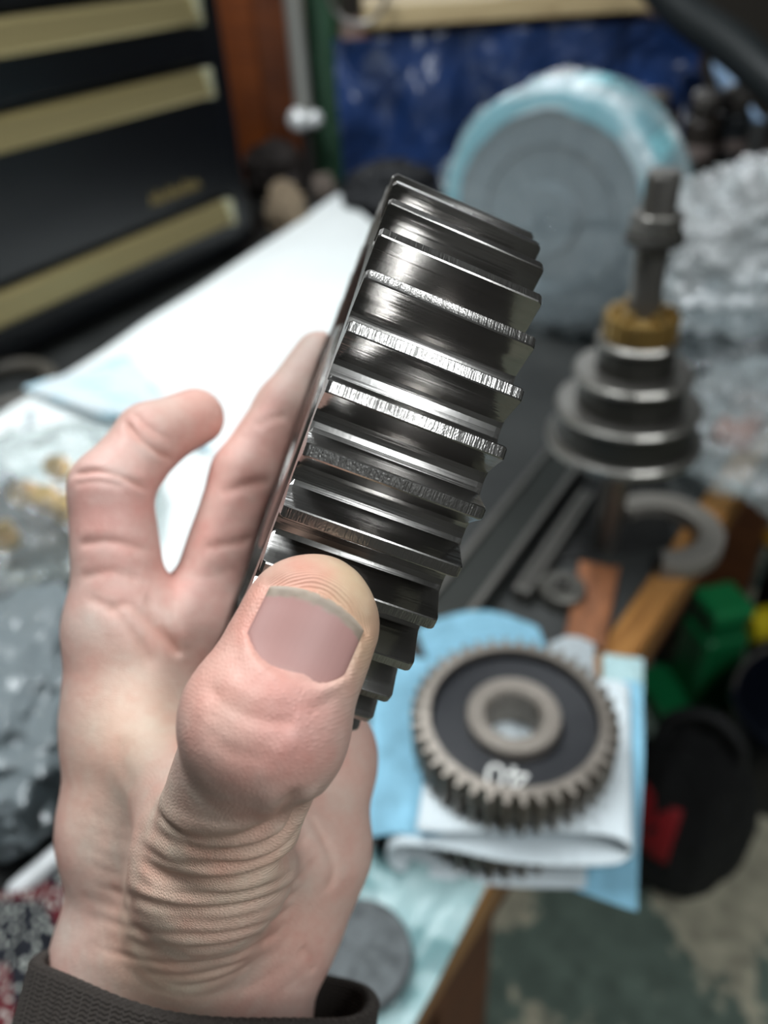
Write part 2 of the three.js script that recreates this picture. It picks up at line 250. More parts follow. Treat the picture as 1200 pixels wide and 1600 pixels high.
function surfaceNets(F, lo, hi, h) {                    // samples the field only in blocks near the surface, then joins one vertex per crossed cell
  const n = [0, 1, 2].map((k) => Math.ceil((hi[k] - lo[k]) / h / 8) * 8), [nx, ny, nz] = n, SX = 1, SY = nx + 1, SZ = (nx + 1) * (ny + 1);
  const val = new Float32Array((nx + 1) * (ny + 1) * (nz + 1)).fill(99), cell = new Int32Array((nx + 1) * (ny + 1) * (nz + 1)).fill(-1), live = [];
  for (let k = 0; k < nz; k += 8) for (let j = 0; j < ny; j += 8) for (let i = 0; i < nx; i += 8) {
    const d = F(lo[0] + (i + 4) * h, lo[1] + (j + 4) * h, lo[2] + (k + 4) * h);
    if (Math.abs(d) < 8.6 * h + 2.2) { live.push([i, j, k]); for (let c = 0; c <= 8; c++) for (let b = 0; b <= 8; b++) for (let a = 0; a <= 8; a++) { const q = (i + a) + (j + b) * SY + (k + c) * SZ; if (val[q] === 99) val[q] = F(lo[0] + (i + a) * h, lo[1] + (j + b) * h, lo[2] + (k + c) * h); } }
  }
  const pos = [], idx = [];
  for (const [i0, j0, k0] of live) for (let k = k0; k < k0 + 8; k++) for (let j = j0; j < j0 + 8; j++) for (let i = i0; i < i0 + 8; i++) {
    const q = i + j * SY + k * SZ; let inside = 0, sx = 0, sy = 0, sz = 0, m = 0;
    const c = [val[q], val[q + SX], val[q + SY], val[q + SX + SY], val[q + SZ], val[q + SX + SZ], val[q + SY + SZ], val[q + SX + SY + SZ]];
    for (let a = 0; a < 8; a++) if (c[a] < 0) inside++;
    if (inside === 0 || inside === 8) continue;
    for (let a = 0; a < 8; a++) for (const bit of [1, 2, 4]) if (!(a & bit)) { const b = a | bit; if ((c[a] < 0) !== (c[b] < 0)) { const t = c[a] / (c[a] - c[b]); sx += (a & 1) + (bit === 1 ? t : 0); sy += ((a >> 1) & 1) + (bit === 2 ? t : 0); sz += ((a >> 2) & 1) + (bit === 4 ? t : 0); m++; } }
    cell[q] = pos.length / 3; pos.push(lo[0] + (i + sx / m) * h, lo[1] + (j + sy / m) * h, lo[2] + (k + sz / m) * h);
  }
  const quad = (a, b, c, d, flip) => { if (a < 0 || b < 0 || c < 0 || d < 0) return; if (flip) idx.push(a, c, b, a, d, c); else idx.push(a, b, c, a, c, d); };
  for (const [i0, j0, k0] of live) for (let k = Math.max(1, k0); k < k0 + 8; k++) for (let j = Math.max(1, j0); j < j0 + 8; j++) for (let i = Math.max(1, i0); i < i0 + 8; i++) {
    const q = i + j * SY + k * SZ, s = val[q] < 0;
    if (s !== (val[q + SX] < 0)) quad(cell[q - SY - SZ], cell[q - SZ], cell[q], cell[q - SY], !s);
    if (s !== (val[q + SY] < 0)) quad(cell[q - SX - SZ], cell[q - SX], cell[q], cell[q - SZ], !s);
    if (s !== (val[q + SZ] < 0)) quad(cell[q - SX - SY], cell[q - SY], cell[q], cell[q - SX], !s);
  }
  return { pos: new Float32Array(pos), idx };
}
function nailUV(x, y, z) {                              // millimetres across the nail, along it, and out of it, about the middle of the nail
  const c = nailMid; const px = x - c.x, py = y - c.y, pz = z - c.z;
  return [px * TW.x + py * TW.y + pz * TW.z, px * TA.x + py * TA.y + pz * TA.z, px * TN.x + py * TN.y + pz * TN.z];
}
const nailMid = off(J.tip, -4.6, -0.4, 6.5);
const NAILW = 7.3;                                      // half width
const nailEdge = (u) => { const t = clamp(Math.abs(u) / NAILW); return [-6.6 + 3.9 * Math.pow(t, 3.2), 5.6 - 1.6 * t * t]; };   // root and free edge along the nail
const nailDist = (u, v) => { const [v0, v1] = nailEdge(u); return Math.max(Math.abs(u) - NAILW, v0 - v, v - v1); };
function hitSkin(o, d, far = 60) { let t = 0; for (let k = 0; k < 120 && t < far; k++) { const f = handField(o.x + d.x * t, o.y + d.y * t, o.z + d.z * t); if (f < 0.01) break; t += f * 0.8; } return o.clone().addScaledVector(d, t); }
// skin lines: paths over the skin as the photograph shows them, with the width and depth of each fold
const eyeMm = camera.position.clone().sub(GC).multiplyScalar(1000);
const onSkin = (x, y) => { const d = ray(x, y).normalize(); let t = 60; for (let k = 0; k < 160 && t < 400; k++) { const f = handField(eyeMm.x + d.x * t, eyeMm.y + d.y * t, eyeMm.z + d.z * t); if (f < 0.02) break; t += Math.max(f * 0.8, 0.02); } return eyeMm.clone().addScaledVector(d, t); };
const folds = [];
function fold(pts, w, depth, puff = 0.35) {
  const curve = new THREE.CatmullRomCurve3(pts.map(([x, y]) => V(x, y, 0))), n = Math.max(6, pts.length * 5), P = curve.getPoints(n).map((p) => onSkin(p.x, p.y));
  const b = new THREE.Box3().setFromPoints(P).expandByScalar(w * 3.2);
  folds.push({ P, w, depth, puff, b });
}
// index finger creases
fold([[108, 742], [150, 736], [190, 745], [238, 768]], 1.0, 0.9); fold([[112, 757], [150, 752], [200, 762]], 0.9, 0.3);
fold([[192, 655], [212, 680], [240, 702], [275, 722]], 0.9, 0.9); fold([[205, 643], [232, 668], [272, 690]], 0.9, 0.3);
fold([[118, 852], [170, 846], [240, 862]], 1.3, 0.45); fold([[122, 905], [170, 893], [225, 908]], 1.4, 0.3);
// palm lines
fold([[158, 960], [200, 945], [245, 985], [292, 1032]], 1.6, 0.7); fold([[225, 925], [255, 985], [285, 1030]], 1.3, 0.45); fold([[130, 935], [170, 948], [215, 1000], [240, 1050]], 1.5, 0.4);
fold([[310, 858], [345, 853], [375, 848], [400, 838]], 1.5, 0.4); fold([[290, 900], [330, 900], [372, 885]], 1.6, 0.25);
fold([[340, 775], [370, 762], [400, 755], [425, 752]], 1.5, 0.3); fold([[395, 668], [420, 655], [450, 648]], 1.4, 0.25);
// knuckle of the thumb
fold([[318, 1062], [345, 1095], [390, 1120], [440, 1128], [468, 1125]], 1.5, 0.42, 0.5); fold([[322, 1100], [360, 1140], [410, 1160], [452, 1150]], 1.7, 0.28, 0.5); fold([[345, 1072], [380, 1096], [425, 1106], [462, 1100]], 1.0, 0.12);
fold([[318, 1135], [350, 1168], [395, 1182], [430, 1175]], 1.6, 0.16); fold([[480, 1110], [505, 1098], [525, 1080]], 0.9, 0.14);
// folds bunched at the base of the thumb
const bunch = [
  [[232, 1248], [262, 1290], [330, 1312], [400, 1300], [448, 1262], [466, 1225]], [[226, 1290], [270, 1318], [335, 1334], [405, 1322], [456, 1286], [474, 1245]],
  [[212, 1318], [262, 1344], [330, 1352], [400, 1344], [455, 1312], [478, 1275]], [[205, 1338], [250, 1368], [325, 1378], [395, 1368], [452, 1340], [482, 1302]],
  [[196, 1372], [250, 1392], [320, 1398], [390, 1392], [450, 1366], [482, 1334]], [[160, 1388], [240, 1412], [310, 1420], [385, 1414], [445, 1390], [478, 1360]],
  [[140, 1402], [220, 1432], [300, 1440], [380, 1434], [440, 1412], [476, 1384]], [[135, 1428], [210, 1452], [295, 1462], [370, 1456], [430, 1436], [466, 1408]],
  [[128, 1450], [205, 1474], [290, 1484], [362, 1476], [420, 1456], [455, 1432]], [[122, 1470], [200, 1496], [280, 1506], [350, 1498], [410, 1474], [445, 1454]],
  [[160, 1506], [230, 1520], [290, 1526], [345, 1516], [400, 1494]], [[255, 1540], [310, 1540], [360, 1525], [400, 1505]]];
bunch.forEach((p, k) => fold(p, [1.4, 1.75, 1.3, 1.9, 1.25][k % 5], [0.7, 1.05, 0.6, 1.1, 0.5, 0.7, 0.42, 0.5, 0.36, 0.4, 0.26, 0.26][k], 0.75));
for (let k = 0; k < 9; k++) { const y = 1262 + k * 27, s = 8 * Math.sin(k * 2.1); fold([[132 + s * 2, y + 6 + s], [180 + s, y + 24 + 2 * Math.cos(k * 3)], [262 + s * 3, y + 44 + s]], 1.3, 0.10, 0.5); }
// heel of the palm and wrist
fold([[480, 1268], [510, 1320], [522, 1362], [505, 1400]], 1.5, 0.35); fold([[470, 1478], [486, 1500], [492, 1520]], 1.4, 0.4); fold([[370, 1552], [420, 1525], [478, 1490]], 1.6, 0.16); fold([[425, 1565], [455, 1538], [485, 1505]], 1.5, 0.12);
fold([[185, 1150], [190, 1200], [215, 1235]], 2.6, 0.3, 0.5);
const segD = (px, py, pz, a, b) => { const dx = b.x - a.x, dy = b.y - a.y, dz = b.z - a.z; let t = ((px - a.x) * dx + (py - a.y) * dy + (pz - a.z) * dz) / (dx * dx + dy * dy + dz * dz + 1e-9); t = clamp(t); return [Math.hypot(px - a.x - t * dx, py - a.y - t * dy, pz - a.z - t * dz), t]; };
// colour of the skin: a base and places where it is redder or paler, as the photograph shows them; centre, reach in mm, colour
const SKIN = [0.555, 0.375, 0.32];
const tone = [
  [onSkin(545, 905), 10, [0.60, 0.39, 0.235], 0.85], [onSkin(572, 1000), 6, [0.58, 0.36, 0.23], 0.7], [onSkin(383, 990), 4, [0.60, 0.21, 0.16], 0.8], [onSkin(400, 930), 4, [0.60, 0.24, 0.19], 0.7], [onSkin(490, 895), 3.5, [0.62, 0.30, 0.24], 0.5], [onSkin(420, 1062), 4, [0.66, 0.46, 0.40], 0.7], [onSkin(480, 1090), 4.5, [0.66, 0.47, 0.41], 0.7], [onSkin(345, 1020), 6, [0.66, 0.45, 0.38], 0.6], [onSkin(375, 1098), 8, [0.60, 0.27, 0.225], 0.75], [onSkin(440, 1128), 7, [0.58, 0.23, 0.20], 0.75], [onSkin(330, 1160), 7, [0.60, 0.32, 0.27], 0.5], [onSkin(340, 1060), 9, [0.66, 0.36, 0.29], 0.5], [onSkin(440, 890), 6, [0.64, 0.37, 0.28], 0.5],
  [onSkin(175, 790), 17, [0.66, 0.37, 0.33], 0.8], [onSkin(320, 640), 12, [0.60, 0.35, 0.29], 0.7], [onSkin(330, 900), 22, [0.64, 0.37, 0.32], 0.7], [onSkin(380, 740), 22, [0.62, 0.32, 0.27], 0.8],
  [onSkin(330, 1380), 16, [0.68, 0.49, 0.375], 0.8], [onSkin(250, 1420), 20, [0.66, 0.465, 0.365], 0.75], [onSkin(420, 1330), 14, [0.68, 0.49, 0.38], 0.7], [onSkin(220, 1130), 14, [0.64, 0.46, 0.34], 0.7], [onSkin(140, 1230), 16, [0.62, 0.40, 0.315], 0.6], [onSkin(520, 1250), 20, [0.62, 0.40, 0.33], 0.8], [onSkin(480, 1440), 12, [0.62, 0.37, 0.30], 0.7], [onSkin(230, 1520), 18, [0.64, 0.44, 0.315], 0.7],
];
const person = new THREE.Group(); person.name = 'person'; person.position.copy(GC); scene.add(person);
tag(person, 'bare left hand in a dark ribbed knit cuff, thumb and fingers gripping the steel gear', 'person');
{
  const lo = [1e9, 1e9, 1e9], hi = [-1e9, -1e9, -1e9];
  for (const p of [...Object.values(J), wrA, wrB]) [p.x, p.y, p.z].forEach((q, k) => { lo[k] = Math.min(lo[k], q - 22); hi[k] = Math.max(hi[k], q + 22); });
  const h = globalThis.HAND_CELL ?? 0.5;
  const { pos, idx } = surfaceNets(handField, lo, hi, h), n = pos.length / 3, out = new Float32Array(pos.length), nor = new Float32Array(pos.length), col = new Float32Array(pos.length);
  const e = 0.35, cr = new Float32Array(n);
  for (let i = 0; i < n; i++) {
    const x = pos[i * 3], y = pos[i * 3 + 1], z = pos[i * 3 + 2];
    let gx = handField(x + e, y, z) - handField(x - e, y, z), gy = handField(x, y + e, z) - handField(x, y - e, z), gz = handField(x, y, z + e) - handField(x, y, z - e); const L = Math.hypot(gx, gy, gz) || 1; gx /= L; gy /= L; gz /= L;
    let d = 0, mark = 0;
    for (const f of folds) {
      if (x < f.b.min.x || y < f.b.min.y || z < f.b.min.z || x > f.b.max.x || y > f.b.max.y || z > f.b.max.z) continue;
      let best = 1e9, along = 0; for (let s = 0; s + 1 < f.P.length; s++) { const [q, t] = segD(x, y, z, f.P[s], f.P[s + 1]); if (q < best) { best = q; along = (s + t) / (f.P.length - 1); } }
      const fade = smooth(0, 0.16, along) * smooth(1, 0.84, along), wob = 0.35 + 1.2 * noise3(x * 0.13 + f.w * 7, y * 0.13, z * 0.13), q = best / f.w;
      d += fade * wob * f.depth * (f.puff * 0.5 * Math.exp(-((q - 2) ** 2) / 0.8) - Math.exp(-q * q * 1.6)); mark += fade * f.depth * Math.exp(-q * q * 2.2);
    }
    d += 0.22 * (fbm(x * 0.16, y * 0.16, z * 0.16, 3) - 0.5) + 0.03 * (noise3(x * 0.9, y * 0.9, z * 0.9) - 0.5);
    const [u, v, w] = nailUV(x, y, z);
    if (w > -6.5 && gx * TN.x + gy * TN.y + gz * TN.z > -0.2 && Math.abs(u) < 12 && Math.abs(v) < 12) {      // the bed of the nail and the fold of skin around it
      const q = nailDist(u, v), v1 = nailEdge(u)[1], fr = smooth(v1 - 2.0, v1 + 0.6, v) * smooth(NAILW + 1.8, NAILW - 0.8, Math.abs(u));
      if (q < 0) d -= 0.55 * smooth(0, -0.7, q); else d += mix(0.34 * smooth(0, 0.5, q) * smooth(4.2, 0.9, q) * smooth(v1 + 1.5, v1 - 3, v), -0.8 * smooth(2.8, 0.2, q), fr);
    }
    out[i * 3] = x + gx * d; out[i * 3 + 1] = y + gy * d; out[i * 3 + 2] = z + gz * d;
    const c = SKIN.slice();
    for (const [p, r, t, a] of tone) { const k = a * Math.exp(-((x - p.x) ** 2 + (y - p.y) ** 2 + (z - p.z) ** 2) / (r * r)); if (k > 0.004) for (let m = 0; m < 3; m++) c[m] = mix(c[m], t[m], k); }
    const blot = fbm(x * 0.13 + 9, y * 0.13, z * 0.13, 4) - 0.5, fleck = fbm(x * 0.7, y * 0.7 + 4, z * 0.7, 3) - 0.5;
    c[0] *= 1 + 0.08 * fleck + 0.04 * blot; c[1] *= 1 - 0.42 * blot + 0.22 * fleck; c[2] *= 1 - 0.46 * blot + 0.24 * fleck;
    const red = clamp(mark * 0.42); c[0] = mix(c[0], 0.50, red * 0.5); c[1] = mix(c[1], 0.22, red * 0.55); c[2] = mix(c[2], 0.15, red * 0.55);
    col.set(c, i * 3);
  }
  const g = new THREE.BufferGeometry(); g.setAttribute('position', new THREE.BufferAttribute(out.map((q) => q / 1000), 3)); g.setIndex(idx); g.computeVertexNormals();
  g.setAttribute('color', new THREE.BufferAttribute(col, 3));
  const uv = new Float32Array(n * 2); for (let i = 0; i < n; i++) { const x = out[i * 3], y = out[i * 3 + 1], z = out[i * 3 + 2]; uv[i * 2] = (x * 0.86 + y * 0.33 + z * 0.30) / 20; uv[i * 2 + 1] = (y * 0.80 - z * 0.55 + x * 0.1) / 20; }
  g.setAttribute('uv', new THREE.BufferAttribute(uv, 2));
  const pore = grey((u, v) => { let best = 9, n = 40; const i = Math.floor(u * n), j = Math.floor(v * n); let b2 = 9; for (let a = -1; a < 2; a++) for (let b = -1; b < 2; b++) { const q = ((i + a) % n + n) % n, r = ((j + b) % n + n) % n, dx = i + a + hash3(q, r, 1) - u * n, dy = j + b + hash3(q, r, 2) - v * n, d = Math.hypot(dx, dy); if (d < best) { b2 = best; best = d; } else if (d < b2) b2 = d; } return clamp((b2 - best) * 1.5) * 0.7 + 0.3 * pfbm(u, v, 32, 3); }, 1024);
  const skin = PH({ color: 0xffffff, vertexColors: true, roughness: 0.5, specularIntensity: 0.8, sheen: 0.15, sheenRoughness: 0.5, sheenColor: new THREE.Color(0.9, 0.5, 0.4), bumpMap: pore, bumpScale: 0.00008 });
  // the very tip of the thumb carries its print: ridges that run round beyond the nail
  const ridge = grey((u, v) => { const q = v * 26 + 0.55 * noise3(u * 6, v * 6, 3, 6) + 0.25 * Math.sin(u * 2 * Math.PI); return clamp(0.5 + 0.42 * Math.sin(q * 2 * Math.PI) + 0.25 * (noise3(u * 120, v * 120, 5, 120) - 0.5)); }, 1024);
  const tipSkin = PH({ color: 0xffffff, vertexColors: true, roughness: 0.5, specularIntensity: 0.8, bumpMap: ridge, bumpScale: 0.0001 });
  const f0 = [], f1 = [];
  for (let k = 0; k < idx.length; k += 3) { const i = idx[k], [u, v, w] = nailUV(out[i * 3], out[i * 3 + 1], out[i * 3 + 2]); (Math.abs(u) < 12 && v > nailEdge(u)[1] + 0.3 && v < 16 && w > -16 && w < 6 ? f1 : f0).push(idx[k], idx[k + 1], idx[k + 2]); }
  const uv1 = new Float32Array(n * 2); for (const i of new Set(f1)) { const [u, v, w] = nailUV(out[i * 3], out[i * 3 + 1], out[i * 3 + 2]); uv1[i * 2] = u / 12; uv1[i * 2 + 1] = (v * 0.75 - w * 0.8 + 0.035 * u * u) / 12; }
  g.setAttribute('uv1', new THREE.BufferAttribute(uv1, 2)); ridge.channel = 1;
  g.setIndex(f0.concat(f1)); g.addGroup(0, f0.length, 0); g.addGroup(f0.length, f1.length, 1);
  const body = mesh('hand', g, [skin, tipSkin], person); body.userData.label = 'bare pinkish skin with folds bunched below the thumb';
  // the thumbnail: a curved plate over its bed
  const NU = 40, NV = 30, np = [], nc = [];
  for (const lay of [0, 1]) for (let j = 0; j <= NV; j++) for (let i = 0; i <= NU; i++) {
    const u = mix(-NAILW, NAILW, i / NU) * 0.992, [v0, v1] = nailEdge(u), v = mix(v0 - 0.5, v1, j / NV), q = Math.min(NAILW - Math.abs(u), v - v0);
    const o = nailMid.clone().addScaledVector(TW, u).addScaledVector(TA, v).addScaledVector(TN, 14), s = hitSkin(o, TN.clone().negate());
    let rise = (s.clone().sub(nailMid).dot(TN)); const flat = 1.15 - 0.019 * u * u - 0.012 * (v + 1) ** 2; rise = mix(rise, flat, 0.35) + 0.02 + 0.16 * smooth(v1 - 3, v1, v) + (lay ? -0.4 : 0.0) - 0.12 * smooth(0.6, 0, q) + 0.008 * (noise3(u * 2.3, 3, 1) - 0.5);
    const p = nailMid.clone().addScaledVector(TW, u).addScaledVector(TA, v).addScaledVector(TN, rise); np.push(p.x / 1000, p.y / 1000, p.z / 1000);
    const free = smooth(v1 - 1.75, v1 - 1.4, v + 0.25 * (noise3(u * 1.3, 1, 2) - 0.5)), dirt = clamp(free * smooth(v1 - 0.1, v1 - 0.7, v) * (0.35 + 0.9 * noise3(u * 1.1, v * 2, 4))), lun = smooth(2.6, 0.4, Math.hypot(u * 0.42, v - v0 + 0.6));
    const c = [0.39, 0.215, 0.195]; const to = (t, k) => { for (let m = 0; m < 3; m++) c[m] = mix(c[m], t[m], k); };
    to([0.46, 0.30, 0.27], 0.5 * lun); to([0.40, 0.325, 0.26], free); to([0.16, 0.12, 0.09], dirt * 0.55); const st = 1 + 0.03 * (noise3(u * 5, 7, 3) - 0.5); nc.push(c[0] * st, c[1] * st, c[2] * st);
  }
  const W = NU + 1, M = W * (NV + 1), ni = [];
  for (let j = 0; j < NV; j++) for (let i = 0; i < NU; i++) { const a = j * W + i, b = a + 1, c = a + W + 1, d = a + W; ni.push(a, b, c, a, c, d, a + M, c + M, b + M, a + M, d + M, c + M); }
  const side = (a, b) => ni.push(a, a + M, b, b, a + M, b + M); for (let i = 0; i < NU; i++) { side(i, i + 1); side(NV * W + i + 1, NV * W + i); } for (let j = 0; j < NV; j++) { side((j + 1) * W, j * W); side(j * W + NU, (j + 1) * W + NU); }
  let ng = new THREE.BufferGeometry(); ng.setAttribute('position', new THREE.Float32BufferAttribute(np, 3)); ng.setAttribute('color', new THREE.Float32BufferAttribute(nc, 3)); ng.setIndex(ni); ng.computeVertexNormals();
  const nail = mesh('thumbnail', ng, PH({ vertexColors: true, roughness: 0.48, specularIntensity: 0.7 }), person); nail.userData.label = 'short pink thumbnail with a pale grey rim';
  // the cuff: a ribbed knit tube around the wrist, open towards the hand
  const cc = mmv(326, 1527, 172), cA = toWorld(37.2, 5.8, 0), cB = toWorld(0, 13.0, 31), cN = cA.clone().cross(cB).normalize(); if (cN.dot(toWorld(0, -1, 0)) < 0) cN.negate();
  const CU = 420, prof = []; for (let k = 0; k <= 16; k++) prof.push([0, -75 + k * 4.6]); prof.push([0.15, -0.8], [-0.5, 0.0], [-1.2, 0.25], [-1.9, 0.0], [-2.5, -0.8]); for (let k = 1; k <= 8; k++) prof.push([-2.7, -0.8 - k * 4]);
  const cp = [], ci = [], cuv = [];
  for (let j = 0; j < prof.length; j++) for (let i = 0; i <= CU; i++) {
    const a = i / CU * 2 * Math.PI, [dr, s] = prof[j], rib = 0.42 * Math.max(-0.5, Math.sin(a * 105)) , R0 = 1 + (dr + rib * (j > 21 ? 0.4 : 1)) / 34 + 0.012 * Math.sin(3 * a + 1) + 0.0022 * Math.max(0, -s - 14) * (0.6 + 0.4 * Math.sin(2 * a));
    const p = cc.clone().addScaledVector(cA, Math.cos(a) * R0).addScaledVector(cB, Math.sin(a) * R0).addScaledVector(cN, s + 0.8 * Math.sin(2 * a + 0.4) + 0.5 * Math.sin(5 * a)); cp.push(p.x / 1000, p.y / 1000, p.z / 1000); cuv.push(i / CU * 22, s / 10);
  }
  for (let j = 0; j + 1 < prof.length; j++) for (let i = 0; i < CU; i++) { const a = j * (CU + 1) + i, b = a + 1, d = a + CU + 1, c = d + 1; ci.push(a, c, b, a, d, c); }
  const cg = new THREE.BufferGeometry(); cg.setAttribute('position', new THREE.Float32BufferAttribute(cp, 3)); cg.setAttribute('uv', new THREE.Float32BufferAttribute(cuv, 2)); cg.setIndex(ci); cg.computeVertexNormals();
  const knit = grey((u, v) => 0.5 + 0.5 * Math.sin(v * Math.PI * 24 + Math.sin(u * Math.PI * 16)) * (0.6 + 0.4 * noise3(u * 60, v * 60, 1)), 512);
  mesh('sleeve_cuff', cg, PH({ color: 0x2b2521, roughness: 0.95, sheen: 0.35, sheenRoughness: 0.6, sheenColor: new THREE.Color(0.35, 0.3, 0.26), bumpMap: knit, bumpScale: 0.0003 }), person).userData.label = 'dark brown ribbed knit cuff';
}
// ---------------------------------------------------------------- workbench
const BE = V(0.627, 0, -0.779), BN = V(-0.779, 0, -0.627), B0 = on(760, 1400);     // along the front edge, in from the edge, a point of the edge
const bp = (s, t, y = 0) => B0.clone().addScaledVector(BE, s).addScaledVector(BN, t).setY(y);   // metres along and in from the edge
const benchTurn = Math.atan2(-BE.z, BE.x);                                           // turns x to the bench's edge
const woodTex = (a, b, z, n = 512) => tex(n, (u, v) => { const w = pfbm(u, v, 4, 3, z), g = noise3(u * 4, v * 90 + w * 9, z + 1, 0), h = noise3(u * 12, v * 240, z + 2, 0), k = clamp(0.55 * g + 0.25 * h + 0.35 * w); return a.map((q, m) => mix(q, b[m], k)); });
const varnish = woodTex([0.42, 0.27, 0.13], [0.68, 0.49, 0.27], 5), brownWood = woodTex([0.24, 0.13, 0.07], [0.46, 0.27, 0.14], 8), paleWood = woodTex([0.62, 0.53, 0.38], [0.80, 0.72, 0.56], 12);
const inkBlack = tex(512, (u, v) => { const p = pfbm(u, v, 6, 5, 2), q = pfbm(u, v, 24, 3, 5), k = clamp(p * 0.7 + q * 0.3); return [mix(0.09, 0.24, k), mix(0.095, 0.245, k), mix(0.095, 0.24, k)]; });
{
  const b = thing('workbench', 'long workbench with dark stained top and varnished wooden edge', 'workbench', V(B0.x, 0, B0.z), benchTurn);
  // local x runs along the edge, local z out of the bench: the edge lies at z = 0
  mesh('top', boxUV(box(-1.2, 2.3, -0.035, 0, -1.75, -0.028), 0.5), S({ map: inkBlack, roughness: 0.6, bumpMap: rep(T.coarse, 2), bumpScale: 0.0006 }), b);
  mesh('edge_strip', boxUV(box(-1.2, 2.3, -0.037, 0.0015, -0.028, 0, 0.004), 0.35), S({ map: varnish, roughness: 0.38 }), b);
  mesh('apron', boxUV(box(-1.2, 2.3, -0.19, -0.037, -0.055, -0.03), 0.4), S({ map: brownWood, roughness: 0.6 }), b);
  for (const [x, z] of [[-0.9, -0.09], [0.06, -0.09], [1.2, -0.09], [2.1, -0.09], [-0.9, -1.05], [1.2, -1.05], [2.1, -1.05]]) mesh('leg', boxUV(box(x - 0.045, x + 0.045, FLOOR, -0.035, z - 0.045, z + 0.045, 0.004), 0.4), S({ map: brownWood, roughness: 0.65 }), b);
  mesh('lower_shelf', boxUV(box(-1.1, 2.2, -0.62, -0.59, -1.7, -0.75), 0.5), S({ map: inkBlack, roughness: 0.8 }), b);
}
// ---------------------------------------------------------------- tool cabinet
const CD = V(0.5397, 0, -0.8419), CK = V(-0.2182, 0, -1.4256);                      // along the front, its corner on the bench
{
  const c = thing('tool_cabinet', 'black steel tool cabinet with full-width pale gold drawer pulls', 'cabinet', CK.clone(), Math.atan2(-CD.z, CD.x));
  // local x along the front (corner at 0, drawers at negative x), local z out of the front
  const black = S({ color: 0x0c0e12, roughness: 0.33, bumpMap: rep(T.coarse, 1), bumpScale: 0.0004 }), gold = S({ color: 0xa99b70, metalness: 0.6, roughness: 0.3 });
  mesh('body', boxUV(box(-1.05, 0.035, 0.012, 0.72, -0.45, -0.012, 0.006), 0.5), black, c);
  const rows = [[0.014, 0.108], [0.112, 0.304], [0.308, 0.402], [0.406, 0.6]];
  rows.forEach(([y0, y1]) => {
    const d = mesh('drawer', box(-1.0, -0.012, y0 + 0.002, y1 - 0.002, -0.02, 0, 0.004), black, c);
    const h = y1 - 0.042, sh = new THREE.Shape([[0, 0], [0.017, 0.002], [0.021, 0.007], [0.018, 0.014], [0.012, 0.034], [0.004, 0.04], [0, 0.04]].map(([x, y]) => new THREE.Vector2(x, y)));
    const g = new THREE.ExtrudeGeometry(sh, { depth: 0.93, bevelEnabled: false }).rotateY(-Math.PI / 2).translate(0, h, 0);
    g.scale(1, 1, 1).translate(-0.04, 0, 0); mesh('pull', toCreasedNormals(g, 0.6), gold, d);
    mesh('pull_end', box(-0.052, -0.038, h - 0.001, h + 0.041, 0, 0.02, 0.004), S({ color: 0xb8b79c, metalness: 0.4, roughness: 0.4 }), d);
  });
  // a small gold script mark, too blurred to read
  const em = [], stroke = (pts, r = 0.0016) => em.push(tube(pts.map(([x, y]) => V(x, y, 0.0008)), r, 24, 6));
  for (let k = 0; k < 9; k++) { const x = -0.205 + k * 0.0125, t = 0.004 * Math.sin(k * 2.3); stroke([[x, 0.137 + t * 0.4], [x + 0.003, 0.152 + t], [x + 0.007, 0.146], [x + 0.009, 0.138 - t * 0.3], [x + 0.0125, 0.141]]); }
  mesh('maker_mark', mergeGeometries(em), S({ color: 0x8d7c4f, metalness: 0.5, roughness: 0.45 }), c).userData.label = 'small gold script mark';
}
// ---------------------------------------------------------------- papers on the bench
const paperMat = S({ map: tex(256, (u, v) => { const k = 0.93 + 0.05 * pfbm(u, v, 6, 4, 3); return [k * 0.98, k, k]; }), roughness: 0.85, side: THREE.DoubleSide, bumpMap: rep(T.coarse, 2), bumpScale: 0.0006 });
const clothBump = grey((u, v) => 0.5 + 0.25 * Math.sin(u * Math.PI * 160) * Math.sin(v * Math.PI * 160) + 0.25 * pfbm(u, v, 8, 3), 512);
const towelBlue = S({ map: tex(256, (u, v) => { const k = 0.9 + 0.2 * (pfbm(u, v, 12, 4, 3) - 0.5); return [0.58 * k, 0.80 * k, 0.90 * k]; }), roughness: 0.9, bumpMap: rep(clothBump, 2), bumpScale: 0.0004 });
const towelWhite = S({ map: tex(256, (u, v) => { const k = 0.92 + 0.12 * (pfbm(u, v, 10, 4, 6) - 0.5); return [0.89 * k, 0.93 * k, 0.95 * k]; }), roughness: 0.9, bumpMap: rep(clothBump, 2), bumpScale: 0.0005 });
